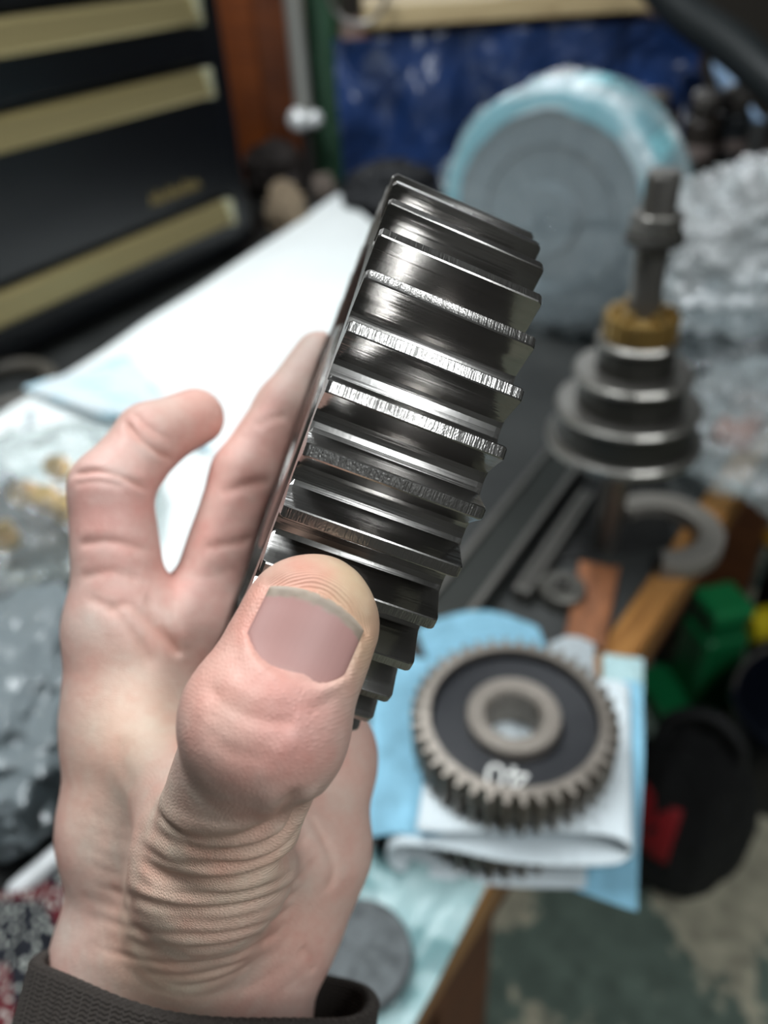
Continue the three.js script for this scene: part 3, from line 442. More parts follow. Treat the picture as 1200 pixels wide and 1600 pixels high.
{
  const a = on(-40, 700, 0.004), b = on(530, 320, 0.004), c = on(760, 480, 0.004), d = on(470, 1120, 0.004);
  const rise = (u, v) => 0.012 * fbm(u * 2.2, v * 2.2, 4, 3) + 0.02 * smooth(0.35, 0, v) * fbm(u * 4 + 3, 2, 2, 2) + 0.006 * Math.sin(u * 11 + v * 5) * v * 0.4;
  tag(mesh('paper_sheet', sheet((u, v) => bilin(a, b, c, d, u, v).add(V(0, 0.001 + rise(u, v), 0)), 60, 60, 0.0008), paperMat), 'large crumpled white paper sheet spread along the tool cabinet', 'paper');
  const e = on(-120, 760, 0.02), f = on(60, 588, 0.022), g = on(190, 665, 0.03), h = on(40, 830, 0.02);
  const soft = on(38, 610, 0.03);
  tag(mesh('paper_towel', sheet((u, v) => bilin(soft, on(200, 555, 0.03), on(330, 690, 0.028), on(165, 655, 0.03), u, v).add(V(0, 0.012 * Math.sin(u * 5) * v + 0.006 * fbm(u * 5, v * 5, 1, 3), 0)), 30, 30, 0.001), S({ map: tex(256, (u, v) => { const p = smooth(0.52, 0.62, pfbm(u, v, 5, 3, 9)); return [mix(0.84, 0.74, p), mix(0.88, 0.86, p), mix(0.90, 0.91, p)]; }), roughness: 0.9 })), 'rumpled white paper towel with faint blue prints at the paper sheet\'s corner', 'paper towel');
  tag(mesh('paper_scrap', sheet((u, v) => bilin(on(-60, 740, 0.014), on(32, 630, 0.014), on(58, 650, 0.02), on(-10, 770, 0.012), u, v).add(V(0, 0.004 * Math.sin(u * 6 + v * 3), 0)), 12, 12, 0.001), towelWhite), 'pale torn paper scrap beside the clear plastic bag', 'paper');
}
// ---------------------------------------------------------------- gear numbered 40, on folded towels over another gear
const G40 = on(803, 1113, 0.078);
const toward = camera.position.clone().sub(G40).setY(0).normalize(), across = V(toward.z, 0, -toward.x);    // horizontal, to the photographer and to the right
const gq = (x, z, y) => G40.clone().addScaledVector(across, x).addScaledVector(toward, z).setY(y);
const faceTurn = Math.atan2(toward.x, toward.z);
function oldGear(g, N, R, w, numbered40) {
  mesh('toothed_rim', toothedRim({ N, R, root: R - 0.0068, inner: R * 0.815, w, land: 0.019, base: 0.047, bev: 0.0005, round: 0.0006 }), [oldLand, oldFlank, oldFace], g);
  const i = R * 0.82, h = R * 0.455, b = R * 0.262;
  mesh('web', sharpLathe([[h - 0.002, -w + 0.009], [i, -w + 0.009], [i + 0.0004, -w + 0.001], [i + 0.0004, w - 0.0012], [i - 0.0014, w - 0.008], [h - 0.002, w - 0.009]], 96), blackPaint, g);
  mesh('hub', sharpLathe([[b, -w], [h, -w], [h, w - 0.0015], [h - 0.001, w - 0.0005], [b + 0.0022, w - 0.0005], [b, w - 0.003], [b, -w]], 80), oldFace, g);
}
{
  const g = thing('steel_gear', 'black-webbed steel gear painted with a white number 40, on folded towels', 'gear', V(G40.x, 0.063, G40.z), faceTurn);
  oldGear(g, 40, 0.063, 0.015, true);
  const font = await new FontLoader().loadAsync('fonts/droid/droid_sans_regular.typeface.json');
  const t = new TextGeometry('40', { font, size: 0.0165, depth: 0.0004, curveSegments: 8 }); t.computeBoundingBox(); const bb = t.boundingBox; t.translate(-(bb.max.x + bb.min.x) / 2, -(bb.max.y + bb.min.y) / 2, 0).rotateX(-Math.PI / 2).rotateY(Math.PI).translate(-0.001, 0.0070, 0.0412);
  mesh('number', t, S({ color: 0xe2e2de, roughness: 0.8 }), g).userData.label = 'white painted number 40, upside down';
  const lowC = gq(-0.008, 0.012, 0);
  const lg = thing('steel_gear', 'dark steel gear lying inside the folded towel, only some teeth showing', 'gear', V(lowC.x, 0.0163, lowC.z), faceTurn + 0.04);
  oldGear(lg, 36, 0.057, 0.0112);
}
{
  const P = (x, z, y) => gq(x, z, y);
  const front = (x) => 0.0735 - 0.10 * (x + 0.06);
  // blue towel laid between the folds, showing to the left of them
  tag(mesh('shop_towel', sheet((u, v) => { const x = mix(-0.103 + 0.018 * v, 0.045, u), z = mix(-0.070, 0.066 - 0.02 * smooth(0.3, 0.6, u), v), left = smooth(0.2, 0, u); return P(x, z, 0.0375 - 0.010 * left + 0.0008 * Math.sin(u * 9 + v * 4)); }, 60, 50, 0.0008), towelBlue), 'light blue paper shop towel between the folds under the gear numbered 40', 'towel');
  // blue towel on the bench; its near right corner hangs over the edge
  tag(mesh('shop_towel', sheet((u, v) => { const x = mix(-0.02, 0.086 - 0.006 * v, u), z = mix(-0.074, mix(0.055, 0.068, u), v), hang = smooth(0.55, 1, u) * smooth(0.3, 1, v); return P(x, z, 0.0008 + 0.034 * smooth(0.5, 0.92, u) * smooth(1, 0.3, v) - 0.004 * hang); }, 50, 50, 0.0008), towelBlue), 'light blue paper shop towel whose corner hangs over the bench edge', 'towel');
  // white towel wrapped round the lower gear, open towards the photographer, and folded back under the upper gear
  const path = [[0.050, 0.0030], [0.02, 0.0030], [-0.02, 0.0030], [-0.052, 0.0035], [-0.0640, 0.008], [-0.0672, 0.018], [-0.0660, 0.028], [-0.058, 0.0345], [-0.03, 0.0350], [0.0, 0.0335], [0.03, 0.0325], [0.056, 0.0328], [0.0675, 0.0350], [0.0715, 0.0405], [0.0675, 0.0455], [0.05, 0.0468], [0.02, 0.0460], [-0.02, 0.0455], [-0.050, 0.0465]];
  const curve = new THREE.CatmullRomCurve3(path.map(([x, y]) => V(x, y, 0)), false, 'centripetal');
  tag(mesh('folded_towel', sheet((u, v) => { const c = curve.getPointAt(u), top = smooth(0.66, 0.74, u), bow = smooth(0.42, 0.5, u) * smooth(0.72, 0.62, u); return P(c.x * (1 + 0.06 * (1 - v)), mix(-0.062, front(c.x) - 0.007 * top + 0.002 * Math.sin(u * 14), v), c.y + 0.0005 * Math.sin(u * 40 + v * 3) * smooth(0.4, 0.6, u) - 0.0035 * Math.sin(clamp((u - 0.4) / 0.28) * Math.PI) * v * bow); }, 190, 40, 0.0016), towelWhite), 'white paper towel folded round the lower gear and under the gear numbered 40', 'towel');
  // crumpled white and blue corners behind the gear
  tag(mesh('towel_corner', sheet((u, v) => { const p = on(mix(858, 928, u), mix(1008, 1062, v), 0.046); return p.add(V(0, 0.007 * Math.sin(u * Math.PI) * (1 - 0.7 * v) + 0.004 * fbm(u * 6, v * 6, 2, 3), 0)); }, 24, 24, 0.0012), towelWhite), 'crumpled white towel corner sticking up behind the gear numbered 40', 'towel');
  tag(mesh('towel_corner', sheet((u, v) => on(mix(650, 840, u) + 30 * v, mix(985, 1060, v) - 18 * Math.sin(u * 3), 0.016).add(V(0, 0.008 * Math.sin(u * Math.PI) * (1 - v) + 0.003 * fbm(u * 6, v * 6, 5, 3), 0)), 30, 16, 0.0012), towelBlue), 'light blue towel edge rising behind the gear numbered 40', 'towel');
  tag(mesh('towel_scrap', sheet((u, v) => on(mix(942, 1005, u), mix(1022, 1078, v) + 8 * u, 0.005).add(V(0, 0.006 * Math.sin(u * 3.1) * Math.sin(v * 3.1), 0)), 16, 16, 0.001), S({ color: 0xa9c6c9, roughness: 0.85 })), 'pale blue-grey cloth scrap on the wooden edge of the bench', 'cloth');
}
// ---------------------------------------------------------------- spindle with stepped pulley
const darkSteel = S({ color: 0xa09d98, metalness: 0.85, roughness: 0.38, map: rep(smear, 4), bumpMap: rep(T.flank, 3, 8), bumpScale: 0.00008 });
const brightSteel = S({ color: 0xb9b6b0, metalness: 0.95, roughness: 0.4, map: rep(smear, 4) });
const brass = S({ color: 0xd2ae68, metalness: 0.75, roughness: 0.42, map: rep(smear, 6) });
const castIron = S({ color: 0x34332f, metalness: 0.55, roughness: 0.5, bumpMap: rep(T.fine, 6), bumpScale: 0.0003 });
{
  const p = on(945, 860), g = thing('spindle', 'upright steel spindle with a three-step pulley and small brass gear', 'spindle', p);
  mesh('shaft', sharpLathe([[0, 0], [0.0095, 0], [0.0105, 0.001], [0.0105, 0.02], [0.0115, 0.022], [0.0115, 0.324], [0.0105, 0.327], [0, 0.327]], 48), darkSteel, g);
  const disc = (n, R, y0, y1, m, b = 0.002) => mesh(n, sharpLathe([[0.0116, y0], [R - b, y0], [R, y0 + b], [R, y1 - b], [R - b, y1], [0.0116, y1]], 96), m, g);
  disc('flange', 0.0615, 0.118, 0.127, brightSteel); disc('pulley_step', 0.055, 0.127, 0.149, castIron, 0.0005); disc('flange', 0.0565, 0.149, 0.155, brightSteel);
  disc('pulley_step', 0.041, 0.155, 0.178, castIron, 0.0005); disc('flange', 0.0455, 0.178, 0.184, brightSteel); disc('pulley_step', 0.029, 0.184, 0.205, castIron, 0.0005); disc('flange', 0.031, 0.205, 0.2105, brightSteel);
  mesh('brass_gear', toothedRim({ N: 22, R: 0.0275, root: 0.0245, inner: 0.0117, w: 0.0085, land: 0.045, base: 0.09, bev: 0.0006, round: 0.0008 }), [brass, brass, brass], g).position.y = 0.219;
  for (let k = 0; k < 6; k++) { const a = k * 1.047 + 0.3; mesh('brass_bolt', new THREE.CylinderGeometry(0.0042, 0.0046, 0.006, 6).translate(0.019 * Math.cos(a), 0.2305, 0.019 * Math.sin(a)), brass, g); }
  disc('collar', 0.0205, 0.279, 0.287, castIron); mesh('locknut', new THREE.CylinderGeometry(0.0185, 0.0185, 0.010, 8).translate(0, 0.292, 0), darkSteel, g); disc('collar_ring', 0.0165, 0.297, 0.300, brightSteel, 0.0008);
}
// ---------------------------------------------------------------- bars, bracket and bits on the bench
function barBetween(name, label, cat, a, b, w, h, m) {
  const d = b.clone().sub(a), L = d.length(), g = thing(name, label, cat, a.clone().setY(0), Math.atan2(-d.z, d.x)); const y = a.y;
  mesh('bar', box(0, L, y + 0.0005, y + h, -w / 2, w / 2, 0.002), m, g); mesh('ridge', box(0.002, L - 0.002, y + h - 0.001, y + h + 0.004, -w / 2 + 0.001, -w / 2 + 0.007, 0.001), brightSteel, g); mesh('ridge', box(0.002, L - 0.002, y + h - 0.001, y + h + 0.004, w / 2 - 0.007, w / 2 - 0.001, 0.001), brightSteel, g); return g;
}
barBetween('steel_rail', 'dark steel slide rail with two bright ridges, running under the pulley', 'rail', on(690, 990), on(915, 690), 0.045, 0.018, S({ color: 0x4a4d4a, metalness: 0.6, roughness: 0.45, map: rep(smear, 4) }));
barBetween('steel_rail', 'narrow black steel rail beside the wider ridged rail', 'rail', on(812, 945), on(917, 785), 0.016, 0.012, castIron);
{
  const p = on(1030, 845), sh = new THREE.Shape(); const R = 0.052, r = 0.034;
  sh.absarc(0, 0, R, -2.1, 1.9, false); sh.absarc(0, 0, r, 1.9, -2.1, true);
  const g = new THREE.ExtrudeGeometry(sh, { depth: 0.012, bevelEnabled: true, bevelSize: 0.002, bevelThickness: 0.002, bevelSegments: 2, curveSegments: 40 }).rotateX(-Math.PI / 2).translate(0, 0.003, 0);
  const m = tag(mesh('steel_bracket', g, S({ color: 0xb5b0a8, metalness: 0.5, roughness: 0.5, map: rep(smear, 5) })), 'horseshoe-shaped worn steel bracket at the edge of the bench', 'bracket'); m.position.copy(p); m.rotation.y = 0.25;
  const q = on(876, 935, 0), bush = thing('steel_bushing', 'small greasy steel bushing on the bench', 'bushing', q);
  mesh('ring', sharpLathe([[0.0095, 0.001], [0.018, 0.001], [0.0195, 0.003], [0.0195, 0.014], [0.0175, 0.016], [0.0115, 0.016], [0.0095, 0.014], [0.0095, 0.001]], 48), S({ color: 0x7c7a74, metalness: 0.6, roughness: 0.45, map: rep(smear, 4) }), bush);
  mesh('inner_race', sharpLathe([[0.0055, 0.002], [0.009, 0.002], [0.009, 0.0175], [0.0055, 0.0175], [0.0055, 0.002]], 40), brightSteel, bush);
  const a = on(905, 880, 0.004), b = on(968, 888, 0.004), c = on(945, 1015, 0.004), d = on(880, 1008, 0.004);
  tag(mesh('leather_strip', sheet((u, v) => bilin(a, b, c, d, u, v).add(V(0, 0.002 * fbm(u * 4, v * 4, 1), 0)), 12, 24, 0.004), S({ map: tex(256, (u, v) => { const k = pfbm(u, v, 5, 4, 7); return [mix(0.36, 0.62, k), mix(0.22, 0.40, k), mix(0.14, 0.26, k)]; }), roughness: 0.55 })), 'tan brown leather strip between the bushing and the wooden edge', 'strip');
  tag(mesh('steel_plate', sheet((u, v) => bilin(on(820, 760, 0.003), on(1040, 740, 0.003), on(1050, 850, 0.003), on(850, 880, 0.003), u, v), 4, 4, 0.005), S({ color: 0x1c1c1c, roughness: 0.5, metalness: 0.4 })), 'black flat plate under the spindle', 'plate');
  const ob = on(1160, 795, 0.0); const wb = mesh('wood_block', box(-0.06, 0.09, 0, 0.022, -0.02, 0.02, 0.003), S({ map: varnish, color: 0xd08a55, roughness: 0.5 })); wb.position.copy(bp(0.62, 0.035)); wb.rotation.y = benchTurn; tag(wb, 'orange brown wooden block under the clear plastic bag', 'block');
}
// ---------------------------------------------------------------- clear plastic bags
const film = (o = {}) => PH({ color: 0xeef3f4, transmission: 0.86, thickness: 0, roughness: 0.13, ior: 1.45, specularIntensity: 1, bumpMap: rep(T.coarse, 2), bumpScale: 0.002, ...o });
function crumple(rx, ry, rz, amp, freq, s, det = 40, flatten = 0.0) {   // a bag with facets and folds
  const g = mergeVertices(new THREE.IcosahedronGeometry(1, det).deleteAttribute('normal').deleteAttribute('uv')), p = g.attributes.position, uv = new Float32Array(p.count * 2);
  for (let i = 0; i < p.count; i++) {
    const x = p.getX(i), y = p.getY(i), z = p.getZ(i); let r = 1, a = amp, f = freq;
    for (let k = 0; k < 4; k++) { const n = noise3(x * f + s, y * f + s * 2.1, z * f + k * 3.7); r += a * (1 - 2.6 * Math.abs(n - 0.5)) - a * 0.35; a *= 0.55; f *= 1.9; }
    let Y = y * r * ry; if (Y < -ry * (1 - flatten)) Y = -ry * (1 - flatten) + (Y + ry * (1 - flatten)) * 0.05;
    p.setXYZ(i, x * r * rx, Y, z * r * rz); uv[i * 2] = Math.atan2(z, x) / 2; uv[i * 2 + 1] = y;
  }
  g.setAttribute('uv', new THREE.BufferAttribute(uv, 2)); g.computeVertexNormals(); return g;
}
function bag(label, p, r, amp, freq, s, mat, turn = 0, inner) {
  const g = thing('plastic_bag', label, 'bag', V(p.x, 0, p.z), turn); const m = mesh('film', crumple(r[0], r[1], r[2], amp, freq, s, 44, 0.25), mat, g); m.position.y = p.y; return g;
}
const bagRight = on(1155, 700, 0.03), bagBack = on(1150, 575, 0.05), bagTop = at(1150, 385, 0.80);
bag('lower crumpled clear plastic bag beside the stepped pulley', V(bagRight.x + 0.03, 0.045, bagRight.z), [0.085, 0.05, 0.085], 0.28, 2.2, 3.1, film());
bag('clear plastic bag with dark metal showing through, behind the pulley', V(bagBack.x + 0.05, 0.055, bagBack.z - 0.03), [0.12, 0.065, 0.10], 0.22, 1.8, 8.2, film({ color: 0xd5dde0 }));
bag('shiny white crumpled plastic bag heaped behind the top of the spindle', V(bagTop.x + 0.02, bagTop.y - 0.02, bagTop.z - 0.02), [0.085, 0.075, 0.08], 0.32, 2.4, 5.7, film({ transmission: 0.74, color: 0xf0f3f4 }));
tag(mesh('machine_part', mergeGeometries([box(-0.05, 0.05, 0.004, 0.06, -0.04, 0.04, 0.006), new THREE.CylinderGeometry(0.03, 0.034, 0.1, 32).translate(0.01, 0.07, 0).toNonIndexed()].map((g) => { const q = g.index ? g.toNonIndexed() : g; return q; })), castIron), 'dark iron machine part inside the clear bag behind the pulley', 'machine part').position.set(bagBack.x + 0.05, 0, bagBack.z - 0.03);
// left of the hand
const bagGold = on(62, 800, 0.03), bagGrey = on(35, 1060, 0.03);
bag('clear plastic bag holding brass fittings, beside the paper sheet', V(bagGold.x, 0.04, bagGold.z), [0.10, 0.045, 0.095], 0.26, 2.1, 12.3, film({ transmission: 0.9, color: 0xf0f4f4 }), 0.5);
bag('grey crumpled plastic bag lying left of the wrist', V(bagGrey.x - 0.01, 0.03, bagGrey.z + 0.03), [0.085, 0.034, 0.10], 0.30, 2.0, 17.9, film({ transmission: 0.35, color: 0x8d979b, roughness: 0.2 }), -0.2);
for (const [x, y, k] of [[40, 775, 0], [92, 735, 1], [75, 785, 2], [104, 800, 3], [10, 845, 4]]) {
  const p = on(x, y, 0.03), g = thing('brass_fitting', 'small brass fitting inside the clear plastic bag', 'fitting', V(p.x, 0.034, p.z), k * 1.3, 'brass fittings in the clear bag'); g.rotation.x = 1.1 - 0.3 * k;
  const gold = S({ color: 0xe0b25c, metalness: 0.8, roughness: 0.3 });
  mesh('collar', sharpLathe([[0.006, -0.008], [0.012, -0.008], [0.013, 0], [0.012, 0.004], [0.006, 0.004], [0.006, -0.008]], 32), gold, g); mesh('hex_nut', new THREE.CylinderGeometry(0.011, 0.011, 0.009, 6).translate(0, 0.0085, 0), gold, g);
}
{
  const a = on(30, 1392, 0.008), b = on(112, 1322, 0.008), d = b.clone().sub(a), m = mesh('white_tube', new THREE.CapsuleGeometry(0.0075, d.length(), 6, 20).rotateZ(Math.PI / 2).translate(d.length() / 2, 0, 0), S({ color: 0xd9dcde, roughness: 0.35 })); m.position.copy(a); m.rotation.y = Math.atan2(-d.z, d.x); tag(m, 'short glossy white plastic tube between the grey bag and the printed cloth', 'tube');
  const print = tex(512, (u, v) => { const n = 13, i = Math.floor(u * n), j = Math.floor(v * n); let best = 9; for (let p = -1; p < 2; p++) for (let q = -1; q < 2; q++) { const ii = ((i + p) % n + n) % n, jj = ((j + q) % n + n) % n, dx = i + p + 0.25 + 0.5 * hash3(ii, jj, 1) - u * n, dy = j + q + 0.25 + 0.5 * hash3(ii, jj, 2) - v * n, a = hash3(ii, jj, 3) * 3; const ex = dx * Math.cos(a) + dy * Math.sin(a), ey = -dx * Math.sin(a) + dy * Math.cos(a); if (hash3(ii, jj, 4) > 0.25) best = Math.min(best, Math.hypot(ex * 1.1, ey * 1.9)); } const w = smooth(0.42, 0.30, best), red = smooth(0.55, 0.62, pfbm(u, v, 3, 2, 31)); const base = [mix(0.07, 0.36, red), mix(0.08, 0.07, red), mix(0.12, 0.11, red)]; return base.map((c, k) => mix(c, [0.74, 0.75, 0.72][k], w)); });
  const q0 = on(-60, 1420, 0.012), q1 = on(125, 1370, 0.012), q2 = on(140, 1640, 0.02), q3 = on(-60, 1660, 0.02);
  tag(mesh('printed_cloth', sheet((u, v) => bilin(q0, q1, q2, q3, u, v).add(V(0, 0.012 * fbm(u * 4, v * 4, 3, 3) + 0.006 * Math.sin(u * 9 + v * 5), 0)), 40, 40, 0.0014), S({ map: rep(print, 1), roughness: 0.9 })), 'dark cloth printed with white flecks and dark red, next to the cuff', 'cloth');
  const f0 = on(470, 1290, 0.002), f1 = on(700, 1300, 0.002), f2 = on(628, 1640, 0.002), f3 = on(330, 1640, 0.002);
  tag(mesh('film_sheet', sheet((u, v) => { const p = bilin(f0, on(760, 1385, 0.002), f2, f3, u, v); return p.add(V(0, 0.004 * fbm(u * 6, v * 6, 2, 4) + 0.002 * Math.sin(u * 22 + v * 3) * (u > 0.6 ? 1 : 0.3), 0)); }, 60, 60, 0.0006), S({ map: tex(256, (u, v) => { const k = pfbm(u, v, 4, 4, 19), w = smooth(0.45, 0.6, k); return [mix(0.40, 0.60, w), mix(0.54, 0.71, w), mix(0.55, 0.72, w)]; }), roughness: 0.35 })), 'pale turquoise plastic film lying along the wooden bench edge', 'plastic film');
  const pad = on(572, 1500, 0.006); const dsk = mesh('felt_pad', sharpLathe([[0, 0], [0.028, 0], [0.030, 0.002], [0.030, 0.007], [0.028, 0.009], [0, 0.009]], 48), S({ map: tex(256, (u, v) => { const k = 0.75 + 0.5 * (pfbm(u, v, 20, 4, 3) - 0.5); return [0.47 * k, 0.49 * k, 0.50 * k]; }), roughness: 0.95, bumpMap: rep(T.fine, 3), bumpScale: 0.001 })); dsk.position.set(pad.x - 0.004, 0.0075, pad.z); tag(dsk, 'round grey felt pad on the turquoise film beside the wrist', 'pad');
  const h = on(5, 585, 0.012), ring = mesh('hose_loop', new THREE.TorusGeometry(0.058, 0.011, 14, 60).rotateX(Math.PI / 2), S({ color: 0x4a4640, roughness: 0.5 })); ring.position.set(h.x + 0.014, 0.012, h.z + 0.035); tag(ring, 'dark grey rubber hose loop in front of the tool cabinet', 'hose');
}
// ---------------------------------------------------------------- wrapped round casting
{
  const R = 0.150, t = 0.095, al = 0.62, base = on(835, 548), g = thing('wrapped_casting', 'large round grey casting wrapped in clear and turquoise plastic film', 'casting', V(base.x + 0.015, 0, base.z - 0.05), -al);
  // local z is the axis, towards the face
  const q = (geo) => geo.rotateX(Math.PI / 2);
  mesh('casting', q(sharpLathe([[0, -t], [R - 0.012, -t], [R, -t + 0.012], [R, -0.012], [R - 0.012, 0], [0.09, 0.0], [0.085, -0.006], [0.045, -0.006], [0.04, 0.01], [0, 0.01]], 96)), S({ color: 0x7f868a, metalness: 0.3, roughness: 0.45, bumpMap: rep(T.coarse, 3), bumpScale: 0.002 }), g).position.y = R + 0.006;
  const wrap = (r0, amp, s, z0, z1) => { const gg = lathe([[r0 * 0.02, z1 + 0.012], ...[0.2, 0.4, 0.6, 0.8, 0.92].map((k) => [r0 * k, z1 + 0.012 - 0.004 * k]), [r0 * 0.985, z1 + 0.002], [r0, z1 - 0.012], ...[0.25, 0.5, 0.75, 1].map((k) => [r0, mix(z1 - 0.012, z0, k)])].reverse(), 160), p = gg.attributes.position; for (let i = 0; i < p.count; i++) { const x = p.getX(i), y = p.getY(i), z = p.getZ(i), rad = Math.hypot(x, z), a = Math.atan2(z, x); const n = (fbm(Math.cos(a) * 6 + s, Math.sin(a) * 6, rad * 14, 3) - 0.5) * amp * (0.3 + rad / r0) + (Math.abs(noise3(Math.cos(a) * 14, Math.sin(a) * 14, y * 30 + s) - 0.5)) * amp * 0.6; p.setXYZ(i, x * (1 + n / r0), y + n * 0.6, z * (1 + n / r0)); } gg.computeVertexNormals(); return gg.rotateX(Math.PI / 2); };
  mesh('film_wrap', wrap(R + 0.004, 0.014, 3, -t, 0.004), film({ transmission: 0.86, color: 0xdfe7ea, roughness: 0.14, bumpScale: 0.006 }), g).position.y = R + 0.006;
  const band = new THREE.LatheGeometry([[R + 0.003, -t + 0.004], [R + 0.004, -t * 0.5], [R + 0.0035, -0.006], [R - 0.004, 0.0025], [R - 0.022, 0.004]].map(([r, y]) => new THREE.Vector2(r, y)), 140, 1.75, 3.0), bpz = band.attributes.position;
  for (let i = 0; i < bpz.count; i++) { const x = bpz.getX(i), y = bpz.getY(i), z = bpz.getZ(i), a = Math.atan2(z, x); const inner = Math.hypot(x, z) < R - 0.01 ? 1 + 0.09 * (fbm(Math.cos(a) * 3 + 5, Math.sin(a) * 3, 1, 3) - 0.6) : 1; bpz.setXYZ(i, x * inner, y, z * inner); }
  band.computeVertexNormals(); mesh('turquoise_band', band.rotateX(Math.PI / 2), S({ map: tex(256, (u, v) => { const k = smooth(0.42, 0.58, pfbm(u, v, 6, 4, 23)); return [mix(0.50, 0.84, k), mix(0.74, 0.89, k), mix(0.78, 0.90, k)]; }), roughness: 0.3, side: THREE.DoubleSide }), g).position.y = R + 0.006;
}
// ---------------------------------------------------------------- behind: tarpaulin crate, board, posts, rod, bottle
{
  const z = -1.80, tarp = PH({ map: tex(256, (u, v) => { const k = 0.8 + 0.5 * (pfbm(u, v, 5, 4, 3) - 0.5); return [0.15 * k, 0.27 * k, 0.50 * k]; }), roughness: 0.3, clearcoat: 0.8, clearcoatRoughness: 0.28, side: THREE.DoubleSide });
  const c = thing('storage_crate', 'wooden crate behind the blue tarpaulin', 'crate', V(0, 0, z)); mesh('body', boxUV(box(-0.03, 0.72, 0.001, 0.285, -0.5, -0.035), 0.4), S({ map: brownWood, roughness: 0.7 }), c);
  tag(mesh('tarpaulin', sheet((u, v) => { const x = mix(-0.042, 0.70, u), bottom = 0.008 + 0.13 * smooth(0.62, 0.78, u) - 0.02 * smooth(0.9, 1, u), y = mix(bottom, 0.29, v), f = 0.055 * (fbm(u * 7, v * 1.8, 3, 4) - 0.45) + 0.018 * Math.sin(u * 21 + 3 * v + 4 * fbm(u * 3, v * 2, 9, 2)) * (1 - 0.35 * v) + 0.015 * (1 - v); return V(x, y, z + 0.012 + f); }, 110, 50, 0.0015), tarp), 'blue plastic tarpaulin draped down the front of the crate', 'tarpaulin');
  tag(mesh('tarpaulin_strap', sheet((u, v) => V(0.655 + 0.045 * u + 0.01 * Math.sin(v * 4), mix(0.06, 0.2, v), z + 0.055 + 0.008 * Math.sin(v * 7)), 6, 20, 0.002), tarp), 'blue tarpaulin corner strip hanging before the dark cans', 'strap');
  const b = thing('wood_board', 'pale wooden board lying on top of the tarpaulin crate', 'board', V(0, 0, z)); mesh('plank', boxUV(box(0.02, 0.63, 0.306, 0.343, -0.26, 0.03, 0.004), 0.4), S({ map: paleWood, roughness: 0.6 }), b);
  tag(mesh('paper_stack', box(0.30, 0.55, 0.3435, 0.36, z - 0.2, z + 0.01, 0.003), S({ color: 0xd6d6d2, roughness: 0.85 })), 'stack of white paper on the wooden board', 'paper');
  // posts
  const posts = [[-0.285, -0.205, brownWood, 'orange brown wooden post next to the tool cabinet'], [-0.203, -0.105, brownWood, 'wide dark brown wooden post behind the steel rod']];
  posts.forEach(([x0, x1, m, l], k) => tag(mesh('wooden_post', boxUV(box(x0, x1, 0.0005, 0.9, -1.95 + 0.02 * k, -1.90 + 0.02 * k, 0.003), 0.3), S({ map: k ? m : varnish, color: k ? 0xffe2c0 : 0xc99468, roughness: 0.45 })), l, 'post'));
  const rod = thing('steel_rod', 'upright bright steel rod with two round knobs at its foot', 'rod', V(-0.112, 0.155, -1.77));
  mesh('rod', lathe([[0, 0], [0.018, 0], [0.0185, 0.02], [0.019, 0.7], [0, 0.7]], 32), S({ color: 0xa9a8a2, metalness: 0.6, roughness: 0.35 }), rod);
  for (const [dx, r] of [[-0.012, 0.024], [0.020, 0.017]]) mesh('knob', new THREE.SphereGeometry(r, 28, 20).translate(dx, 0.0, 0.01), S({ color: 0xe0e2e2, roughness: 0.2, metalness: 0.3 }), rod);
  mesh('foot', lathe([[0, -0.154], [0.03, -0.154], [0.022, -0.14], [0.014, -0.12], [0.013, 0]], 28), S({ color: 0x2a2624, roughness: 0.5, metalness: 0.4 }), rod);
  const gb = thing('gas_bottle', 'tall green gas bottle beside the blue tarpaulin', 'gas bottle', V(-0.068, 0, -1.88)); mesh('body', lathe([[0, 0.001], [0.036, 0.001], [0.04, 0.01], [0.04, 0.36], [0.034, 0.40], [0.02, 0.425], [0, 0.43]], 40), S({ color: 0x2f4f3a, roughness: 0.45 }), gb); mesh('valve', lathe([[0, 0.425], [0.014, 0.425], [0.014, 0.45], [0.01, 0.47], [0, 0.47]], 20), brass, gb);
  tag(mesh('wire_loop', new THREE.TorusGeometry(0.055, 0.005, 10, 50), brightSteel), 'thin bright wire loop hanging in front of the green bottle', 'wire').position.set(0.012, 0.372, -1.74);
  // dark heaps at the far end of the paper
  const blobs = (name, label, cat, p, r, s, color, rough = 0.7) => { const m = mesh(name, crumple(r[0], r[1], r[2], 0.22, 1.7, s, 24, 0.3), S({ color, roughness: rough })); m.position.copy(p); return tag(m, label, cat); };
  blobs('work_glove', 'crumpled black work glove at the end of the paper sheet', 'glove', V(0.055, 0.045, -1.60), [0.085, 0.05, 0.055], 2.2, 0x15161a); blobs('black_rag', 'dark brown rag heaped at the foot of the wooden posts', 'rag', V(-0.19, 0.045, -1.80), [0.06, 0.06, 0.05], 6.1, 0x241c19); blobs('beige_rag', 'beige rag lying against the tool cabinet\'s corner', 'rag', V(-0.152, 0.035, -1.55), [0.035, 0.05, 0.03], 9.4, 0x80705c, 0.9);
  blobs('grey_stone', 'small grey brown lump beside the green bottle', 'stone', V(-0.085, 0.03, -1.72), [0.022, 0.028, 0.02], 4.4, 0x6a5f57, 0.9);
  // cans and hose at the right
  const cans = [[0.52, -1.50, 0x1a1b20, 'black'], [0.60, -1.47, 0x2a2420, 'dark brown'], [0.665, -1.50, 0x23272b, 'dark grey'], [0.74, -1.45, 0x3a302b, 'brown']];
